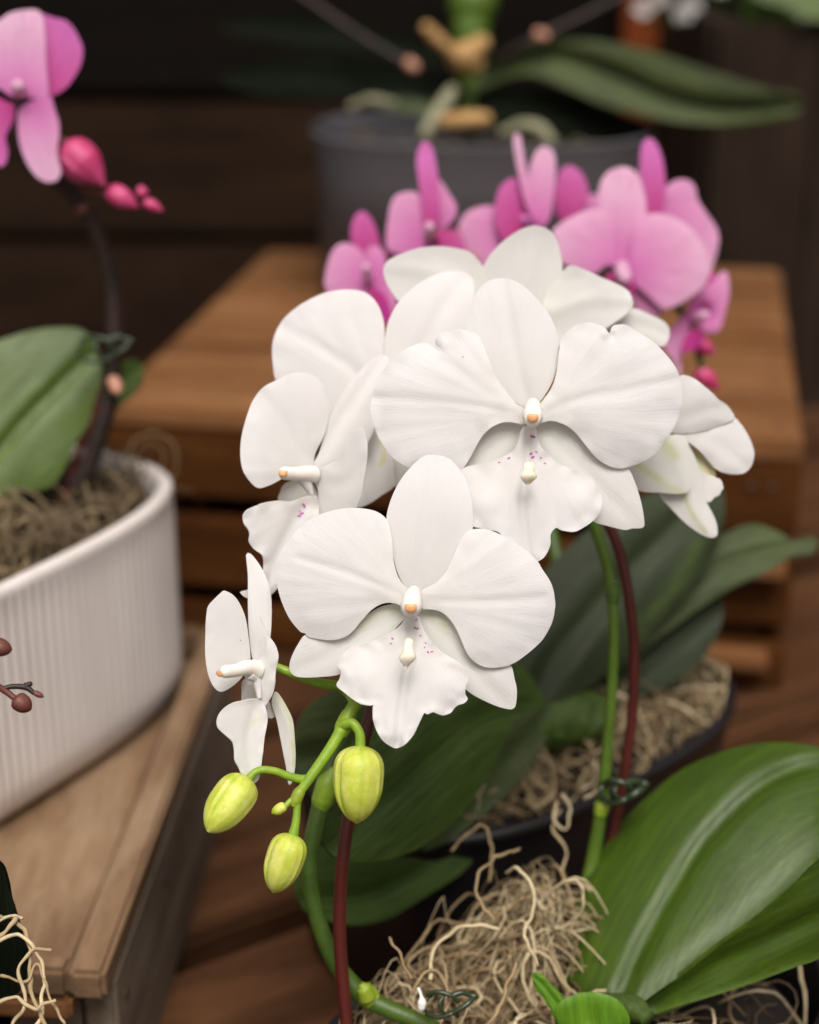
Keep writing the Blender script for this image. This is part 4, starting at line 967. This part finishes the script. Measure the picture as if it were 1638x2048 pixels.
f = pf('pink flower at the centre back, seen edge on', [('petal', [(650,540),(600,480),(570,420),(572,365),(615,322),(690,308),(735,345),(760,450),(720,520)], .010, dict(base=(780,420))),
    ('petal', [(800,420),(740,440),(708,380),(705,300),(730,230),(785,200),(820,240),(835,330)], .004, dict(mat=m_pinkd, base=(810,400))),
    ('dorsal_sepal', [(850,365),(815,280),(795,190),(778,100),(774,50),(787,30),(801,38),(812,100),(828,190),(860,300),(872,360)], -.004, dict(base=(860,370), g=(-.05, 0))),
    ('petal', [(850,380),(835,260),(833,180),(855,110),(885,82),(922,95),(936,150),(930,250),(915,350),(885,390)], .000, dict(base=(870,390), g=(-.02, 0))),
    ('lower_sepal', [(600,440),(700,470),(820,400),(870,380),(860,450),(760,540),(640,530)], .014, dict(base=(840,400), mat=m_pinkd))], .785)
tube('column', 'K', [(840,400,.785),(820,370,.778),(815,360,.776)], .0024, m_pinkd, f, taper_ends=True)
f = pf('dark pink petals behind the large pink flower', [('petal', [(940,340),(930,270),(942,205),(962,165),(1000,156),(1042,195),(1060,265),(1035,330),(985,370)], .004, dict(mat=m_pinkd, base=(960,380))),
    ('petal', [(1020,330),(1045,280),(1080,262),(1110,290),(1120,350),(1060,370)], .008, dict(base=(1020,370)))], .800)
f = pf('large pale pink flower right of centre, facing the camera', [('dorsal_sepal', [(1160,520),(1140,430),(1110,340),(1098,260),(1120,195),(1160,166),(1205,160),(1245,185),(1268,240),(1282,330),(1270,430),(1220,520)], .004, dict(base=(1190,540), crease=.003, bow=.004)),
    ('petal', [(1170,540),(1130,535),(1080,568),(1010,545),(950,520),(935,440),(925,400),(975,362),(1055,325),(1118,325),(1145,370),(1155,450),(1170,510)], 0, dict(base=(1185,550), bow=.006)),
    ('petal', [(1215,545),(1225,470),(1240,390),(1275,345),(1340,338),(1415,365),(1478,425),(1520,510),(1515,590),(1450,655),(1355,700),(1290,650),(1235,600)], 0, dict(base=(1205,550), bow=.006)),
    ('lower_sepal', [(1200,560),(1270,600),(1330,650),(1350,710),(1300,735),(1240,690),(1205,620)], .006, dict(base=(1205,560), mat=m_pink)),
    ('lip', [(1170,560),(1140,565),(1120,590),(1160,620),(1210,640),(1240,620),(1225,575)], -.006, dict(mat=m_pinklip, base=(1190,560), ruff=.002))], .760)
tube('column', 'K', [(1190,535,.757),(1190,560,.750),(1200,585,.745)], [.003,.0034,.003], m_pink, f, taper_ends=True)
f = pf('pink flower behind, its tall magenta sepal upright at the right', [('dorsal_sepal', [(1290,360),(1268,250),(1258,150),(1262,85),(1278,55),(1302,52),(1330,90),(1348,160),(1354,250),(1340,340)], -.002, dict(mat=m_pinkd, base=(1310,380), crease=.002)),
    ('petal', [(1330,370),(1342,265),(1378,218),(1430,207),(1465,232),(1478,285),(1510,335),(1545,385),(1558,440),(1540,520),(1500,600),(1440,520),(1380,430)], .006, dict(base=(1330,380), ruff=.002)),
    ('petal', [(1260,330),(1250,230),(1252,160),(1268,150),(1285,250),(1300,350)], .004, dict(base=(1300,380)))], .785)
f = pf('small pink flower at the far right, over the crate', [('petal', [(1470,760),(1440,700),(1470,640),(1530,600),(1575,555),(1592,570),(1598,640),(1582,710),(1560,780),(1510,790)], .0, dict(base=(1480,720), g=(-.02, 0), bumps=[(1500,715,16,.006)])),
    ('petal', [(1500,640),(1515,580),(1540,560),(1560,600),(1540,650)], .006, dict(mat=m_pinkd, base=(1510,650))),
    ('lower_sepal', [(1440,700),(1462,720),(1440,800),(1415,880),(1412,950),(1398,960),(1385,900),(1345,840),(1370,780),(1410,740)], .002, dict(base=(1450,700))),
    ('lip', [(1440,790),(1490,775),(1500,820),(1460,860),(1420,865),(1405,880),(1420,830)], -.004, dict(mat=m_pinklip, base=(1460,770)))], .775)
tube('column', 'K', [(1470,740,.774),(1490,730,.768),(1502,726,.766)], .0024, m_pink, f, taper_ends=True)
bud(po, 'K', (1470,830), (1545,870), 34, .78, m_budpink, phase=.6, sides=24)
bud(po, 'K', (1420,640), (1370,700), 34, .79, m_budpink, phase=.6, sides=24)
bud(po, 'K', (1470,930), (1560,1010), 34, .785, m_budpink, phase=.2, sides=24)
tube('flower_spike', 'O', [(1170,1470,.745),(1150,1300,.76),(1110,1100,.78),(1060,900,.795),(1020,700,.80),(1030,560,.80),(1100,520,.80),(1250,560,.79),(1360,620,.785),(1400,720,.783),(1410,760,.785)], [.003,.003,.003,.0028,.0026,.0024,.0024,.0022,.002,.0016,.0014], m_stemd, po)
tube('flower_spike', 'O', [(1120,1480,.735),(1050,1300,.75),(960,1100,.77),(880,900,.785),(830,700,.79),(850,560,.79),(900,500,.79),(830,510,.788),(770,560,.785)], [.003,.003,.003,.0028,.0026,.0022,.002,.0018,.0014], m_stemd, po)
tube('stem_node', 'K', [(455,420,.775),(520,410,.780),(580,470,.785),(640,520,.79)], [.001,.0016,.0016,.0012], m_tan, po)
# leaves of the pink orchid
def leaf(root, crop, pts, d, mid, mat, **kw):
    kw.setdefault('crease', .004); kw.setdefault('creasew', 22); kw.setdefault('edge', .004); kw.setdefault('edgew', 50); kw.setdefault('grid', 14)
    return patch('leaf', crop, pts, d, mat, root, base=mid[0], mid=mid, th=.0018, vein_fan=False, uvmode='lat', wr=kw.pop('wr', .0008), **kw)
leaf(po, 'O', [(1090,1400),(1010,1300),(900,1290),(780,1340),(715,1440),(665,1550),(640,1640),(655,1700),(700,1722),(770,1720),(850,1690),(930,1620),(990,1530),(1025,1450),(1060,1420)], .690,
     [(1090,1400),(960,1440),(860,1520),(760,1610),(660,1700)], m_leafd, seed=81, g=(.16, -.03), cup=.004)
leaf(po, 'O', [(880,1720),(800,1712),(720,1700),(650,1690),(605,1720),(592,1780),(620,1825),(690,1850),(770,1840),(840,1800),(930,1740),(960,1680)], .712, [(980,1670),(850,1740),(740,1790),(610,1800)], m_leafd, seed=82, g=(.14, -.02))
leaf(po, 'O', [(760,1420),(700,1375),(640,1395),(600,1440),(588,1500),(600,1560),(640,1600),(700,1580),(780,1520),(900,1480),(950,1420)], .728, [(960,1430),(820,1470),(700,1500),(595,1520)], m_leafg, seed=83, g=(.12, 0))
leaf(po, 'O', [(1120,1420),(1090,1480),(1040,1560),(980,1620),(900,1680),(850,1700),(900,1640),(980,1540),(1030,1450),(1080,1400)], .735, [(1120,1420),(1040,1500),(960,1600),(860,1695)], m_leafg, seed=84, g=(.12, -.05))
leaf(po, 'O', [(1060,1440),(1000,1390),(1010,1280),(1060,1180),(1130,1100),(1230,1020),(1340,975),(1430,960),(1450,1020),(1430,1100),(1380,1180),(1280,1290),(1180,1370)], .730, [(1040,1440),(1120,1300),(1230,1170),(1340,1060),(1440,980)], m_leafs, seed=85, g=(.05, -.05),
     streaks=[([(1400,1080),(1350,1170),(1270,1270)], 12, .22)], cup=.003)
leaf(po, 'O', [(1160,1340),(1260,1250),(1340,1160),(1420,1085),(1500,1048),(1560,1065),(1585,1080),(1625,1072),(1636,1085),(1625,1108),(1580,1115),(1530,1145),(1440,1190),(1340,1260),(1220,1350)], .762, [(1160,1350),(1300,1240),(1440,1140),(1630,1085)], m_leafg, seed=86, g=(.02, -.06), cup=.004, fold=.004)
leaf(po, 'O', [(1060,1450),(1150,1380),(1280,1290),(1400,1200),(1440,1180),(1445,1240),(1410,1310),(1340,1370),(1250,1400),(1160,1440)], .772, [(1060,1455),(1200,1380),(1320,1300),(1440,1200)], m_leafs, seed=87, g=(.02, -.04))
tube('crown', 'O', [(1030,1500,.738),(1090,1445,.745),(1170,1440,.750),(1200,1470,.745)], [.008,.013,.013,.008], m_leafd, po, sides=16)

# ================================================================= orchid at the left in the white pot
lo = tag(empty('orchid', tuple(P(110, 1000, .80))), 'pink orchid on a bent dark stem in the white ribbed pot', 'orchid')
f = flower(lo, 'pink flower cut by the left edge of the picture'); K = 'L'; d = .735
patch('dorsal_sepal', K, [(60,560),(0,520),(-120,480),(-160,300),(-80,160),(0,115),(60,75),(160,57),(235,70),(262,180),(270,350),(280,480),(275,560),(150,575)], d, m_pink, f, base=(110,580), crease=.002, grid=11, bow=.004, edge=.002, edgew=40, seed=201)
patch('petal', K, [(170,90),(215,72),(270,88),(340,110),(380,118),(425,160),(470,240),(484,290),(475,370),(440,440),(390,510),(325,553),(270,560),(250,450),(220,300)], d + .006, m_pinkd, f, base=(240,560), grid=11, edge=-.002, edgew=50, cup=.003, seed=202)
patch('lower_sepal', K, [(110,640),(180,595),(260,560),(295,560),(320,640),(348,740),(335,900),(358,1010),(325,1060),(265,1065),(200,1020),(140,920),(108,800)], d - .002, m_pink, f, base=(200,580), grid=11, crease=.002, fold=.002, seed=203)
patch('petal', K, [(-150,640),(-60,560),(30,590),(90,620),(70,720),(30,800),(46,880),(30,960),(0,978),(-80,920),(-160,800)], d + .004, m_pinkd, f, base=(90,590), grid=11, seed=204)
tube('column', K, [(120,540,d),(110,520,d - .006),(104,505,d - .010)], [.003,.0034,.003], m_pink, f, taper_ends=True)
bud(lo, K, (372,850), (615,1085), 118, .745, m_budpink, phase=.9, twist=.3)
bud(lo, K, (630,1110), (810,1215), 62, .75, m_budpink, phase=.4)
bud(lo, K, (800,1120), (870,1130), 36, .755, m_budpink, sides=24)
bud(lo, K, (840,1180), (955,1235), 34, .755, m_budpink, sides=24)
tube('bud_stalk', K, [(280,820,.75),(340,815,.75),(400,840,.748)], .0016, m_budred, lo)
tube('bud_stalk', K, [(440,1040,.755),(520,1110,.757),(600,1140,.755),(680,1150,.753)], .0016, m_budred, lo)
tube('flower_spike', 'O', [(150,975,.800),(178,930,.797),(205,850,.793),(222,780,.790),(228,700,.786),(228,620,.782),(220,560,.778),(205,500,.772),(180,440,.765),(150,395,.760),(112,362,.755),(70,330,.750),(40,290,.745),(38,200,.738)],
     [.0042,.0042,.0042,.0042,.0042,.0040,.0038,.0036,.0034,.0032,.0030,.0028,.0024,.0020], m_darkstem, lo, sides=16)
tube('stem_node', 'O', [(226,760,.782),(232,774,.779),(234,782,.777)], [.003,.0034,.002], m_paleknob, lo, taper_ends=True)
tube('stem_node', 'O', [(160,410,.760),(170,424,.761)], [.0034,.0034], m_budred, lo)
leaf(lo, 'O', [(110,965),(60,985),(0,1010),(-120,1040),(-220,980),(-260,860),(-180,760),(-60,700),(0,680),(60,662),(110,655),(160,658),(190,685),(203,740),(198,790),(180,840),(150,890)], .800,
     [(200,690),(130,760),(60,830),(-20,920),(-120,1010)], m_leafl, seed=88, crease=.005, creasew=12, cup=.001, g=(.05, -.03))
leaf(lo, 'O', [(150,860),(200,800),(245,730),(282,726),(285,752),(268,782),(235,812),(190,870)], .83, [(160,860),(220,790),(285,735)], m_leafd, seed=89, edge=.001)
stake([(128,1010,.802),(142,950,.802),(168,880,.800),(192,820,.798),(210,760,.795),(220,700,.792),(222,640,.789)], .0018, m_stake, 'thin dark red stake along the bent stem in the white pot')
clip('O', 190, 700, .776, .42, 'small dark clip on the bent stem above the white pot')

# budding spike of an orchid standing in the bottom left pot
bo = tag(empty('orchid', tuple(P(-120, 1950, .53))), 'budding dark red orchid twig at the left edge, before the white pot', 'orchid')
tube('flower_spike', 'O', [(-160,2000,.53),(-230,1800,.54),(-240,1600,.55),(-180,1450,.56),(-90,1370,.565),(-30,1362,.568),(10,1382,.57),(38,1404,.57)], [.0022,.0022,.002,.002,.0016,.0013,.0011,.001], m_budred, bo, sides=12)
tube('bud_stalk', 'O', [(5,1378,.57),(25,1373,.571),(52,1375,.572),(68,1386,.572)], [.0009,.0009,.0010,.0008], m_darkstem, bo)
tube('bud_stalk', 'O', [(50,1372,.572),(60,1368,.5725)], [.0011,.0009], m_darkstem, bo, taper_ends=True)
bud(bo, 'O', (66,1384), (88,1394), 6, .572, m_budred, sides=20)
bud(bo, 'O', (28,1396), (62,1420), 19, .570, m_budred, sides=30, rib=.03)
bud(bo, 'O', (-25,1290), (24,1300), 19, .575, m_budred, sides=30, rib=.03)
tube('bud_stalk', 'O', [(-90,1370,.565),(-70,1320,.57),(-20,1292,.575)], .001, m_budred, bo)
leaf(bo, 'O', [(-60,1990),(-100,1900),(-90,1780),(-40,1722),(0,1728),(22,1790),(48,1868),(60,1930),(30,1990)], .565, [(-20,1990),(-20,1860),(-20,1730)], m_leafk, seed=90)

# ================================================================= orchid in the grey pot at the back
go = tag(empty('orchid', tuple(P(930, 235, 1.27))), 'orchid with a thick green stem and dark leaves in the grey pot', 'orchid')
tube('stem', 'O', [(938,262,1.25),(945,200,1.25),(942,130,1.25),(942,60,1.25),(946,0,1.25),(955,-120,1.25),(965,-260,1.26)], [.007,.0080,.0095,.013,.018,.020,.016], m_midstem, go, sides=20, irregular=.12)
leaf(go, 'O', [(950,180),(985,130),(1050,96),(1130,80),(1210,84),(1290,100),(1380,128),(1460,155),(1540,180),(1595,195),(1604,212),(1590,226),(1520,240),(1440,247),(1360,243),(1280,228),(1200,205),(1120,170),(1050,148),(990,165)], 1.23,
     [(950,170),(1080,112),(1200,140),(1330,195),(1450,220),(1600,212)], m_leafg, seed=91, crease=.012, creasew=14, fold=-.006, g=(-.10, 0), edge=.003, edgew=20)
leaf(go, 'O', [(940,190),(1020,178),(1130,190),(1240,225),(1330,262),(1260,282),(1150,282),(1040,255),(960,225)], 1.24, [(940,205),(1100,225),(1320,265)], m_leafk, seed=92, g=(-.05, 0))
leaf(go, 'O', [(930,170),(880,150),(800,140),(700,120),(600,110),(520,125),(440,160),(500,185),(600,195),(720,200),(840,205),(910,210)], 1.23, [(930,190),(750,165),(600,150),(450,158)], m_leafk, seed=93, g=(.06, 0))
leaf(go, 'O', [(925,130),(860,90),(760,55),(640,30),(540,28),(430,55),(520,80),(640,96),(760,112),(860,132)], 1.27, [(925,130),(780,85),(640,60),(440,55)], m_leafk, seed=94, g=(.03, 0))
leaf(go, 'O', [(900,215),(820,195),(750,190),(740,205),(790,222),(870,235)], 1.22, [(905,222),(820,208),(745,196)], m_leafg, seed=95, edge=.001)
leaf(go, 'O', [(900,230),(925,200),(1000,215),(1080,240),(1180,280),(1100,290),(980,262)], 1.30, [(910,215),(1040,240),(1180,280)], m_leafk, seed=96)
for pts, r in (([(905,180,1.20),(890,205,1.19),(868,235,1.18),(850,268,1.175)], [.004,.0050,.0050,.004]), ([(1000,268,1.19),(1040,252,1.185),(1080,258,1.18),(1102,282,1.175)], [.003,.004,.0042,.004]),
               ([(700,215,1.22),(740,200,1.21),(790,205,1.20)], [.003,.003,.002]), ([(880,245,1.18),(930,240,1.18),(970,238,1.18)], [.005,.006,.005])):
    tube('aerial_root', 'O', pts, r, m_root if pts[0][0] != 880 else m_tan, go, sides=12, taper_ends=True, irregular=.2)
tube('dry_sheath', 'O', [(905,130,1.215),(930,112,1.21),(962,88,1.21)], [.006,.010,.007], m_tan, go, irregular=.3, taper_ends=True)
tube('dry_sheath', 'O', [(935,150,1.22),(945,125,1.215),(955,100,1.215)], [.005,.008,.006], m_tan, go, irregular=.3, taper_ends=True)
tube('cut_stalk', 'O', [(920,122,1.21),(890,92,1.20),(862,66,1.195),(850,52,1.19)], [.005,.0045,.0042,.004], m_tan, go, irregular=.2)
tube('aerial_stem', 'O', [(560,-40,1.20),(660,30,1.20),(760,95,1.19),(825,132,1.185)], .0022, m_darkstem, go)
tube('aerial_stem', 'O', [(1300,-40,1.22),(1180,25,1.215),(1080,72,1.21),(1000,115,1.22)], .0022, m_darkstem, go)
tube('pale_tip', 'O', [(815,124,1.182),(828,134,1.180)], [.004,.004], m_paleknob, go, taper_ends=True)
tube('pale_tip', 'O', [(1072,68,1.205),(1088,72,1.203)], [.004,.004], m_paleknob, go, taper_ends=True)
mb = mossbed('moss', .0535, 1.262, R(-2), .112, .072, 2.4, Z(-.230), .004, 60, m_mossg, 'sparse brown moss inside the grey pot', seed=21, rad=(.0006, .0012), spill=.9)

# ================================================================= far right: brown planter with leafy white flowering plant
pl = tag(empty('planter_box', (.47, 1.62, 0)), 'tall taupe brown wooden planter box behind the crate at the right', 'planter')
for k in range(5):
    board('board', .30 + .0855 * k, 1.47, (Z(-.155)) / 2, .084, .02, Z(-.155), 0, m_wtaupe, pl)
for k in range(3):
    board('board', .262, 1.53 + .0855 * k, (Z(-.155)) / 2, .02, .084, Z(-.155), 0, m_wtaupe, pl)
board('soil', .47, 1.60, Z(-.175), .39, .24, .01, 0, m_soil, pl)
bp = tag(empty('flowering_plant', (.47, 1.60, Z(-.17))), 'dark leafy plant with small white flowers in the top right corner', 'plant')
rnd = random.Random(4)
for k in range(80):
    x, y = rnd.uniform(.29, .65), rnd.uniform(1.50, 1.68); h = rnd.uniform(.06, .2); a = rnd.uniform(0, 6.28); V, Fc = [], []
    w = rnd.uniform(.006, .013)
    for j in range(7):
        t = j / 6; cx = x + math.cos(a) * t * t * .05; cy = y + math.sin(a) * t * t * .05; z = Z(-.17) + h * t
        ww = w * math.sin(math.pi * (.12 + .86 * t)); px, py = -math.sin(a) * ww, math.cos(a) * ww
        V += [(cx - px, cy - py, z), (cx, cy, z - .002), (cx + px, cy + py, z)]
    for j in range(6):
        for q in (0, 1): b0 = j * 3 + q; Fc.append((b0, b0 + 1, b0 + 4, b0 + 3))
    o = link('leaf', V, Fc, m_leafd, bp, uvs=[(v[0] * 20, v[2] * 10) for v in V]); m = o.modifiers.new('thickness', 'SOLIDIFY'); m.thickness = .0008
def floret(px, py, d, r):
    c0 = P(px, py, d); V, Fc = [], []
    for k in range(5):
        a = k / 5 * math.tau + rnd.random(); u = Vector((math.cos(a), -.4, math.sin(a))).normalized(); s_ = Vector((-math.sin(a), 0, math.cos(a))); k0 = len(V)
        for j in range(5):
            t = j / 4; w = math.sin(math.pi * (.1 + .8 * t)) * .38
            V += [c0 + u * r * t - s_ * w * r, c0 + u * r * t + Vector((0, .002, 0)), c0 + u * r * t + s_ * w * r]
        for j in range(4):
            for q in (0, 1): b0 = k0 + j * 3 + q; Fc.append((b0, b0 + 1, b0 + 4, b0 + 3))
    o = link('blossom', V, Fc, m_white, bp); m = o.modifiers.new('thickness', 'SOLIDIFY'); m.thickness = .0008
    b0 = c0; g0 = Vector((b0.x + rnd.uniform(-.02, .02), min(1.69, b0.y + .02), Z(-.17)))
    VV, FF = [], []; tube_geo(catmull([b0, b0.lerp(g0, .5) + Vector((.01, 0, 0)), g0], n_seg=5), [.0012] * 11, 6, VV, FF); link('flower_stalk', VV, FF, m_stemd, bp)
for px, py in ((1285,14),(1320,-6),(1366,26),(1385,8),(1590,40),(1610,22),(1440,-30),(1530,-40)): floret(px, py, 1.52, .010)
patch('leaf', 'O', [(1500,-30),(1520,0),(1570,14),(1600,34),(1640,40),(1720,30),(1760,-20),(1640,-60)], 1.40, m_leafl, bp, base=(1700,40), mid=[(1700,30),(1600,0),(1500,-30)], th=.0015, uvmode='lat', grid=14)
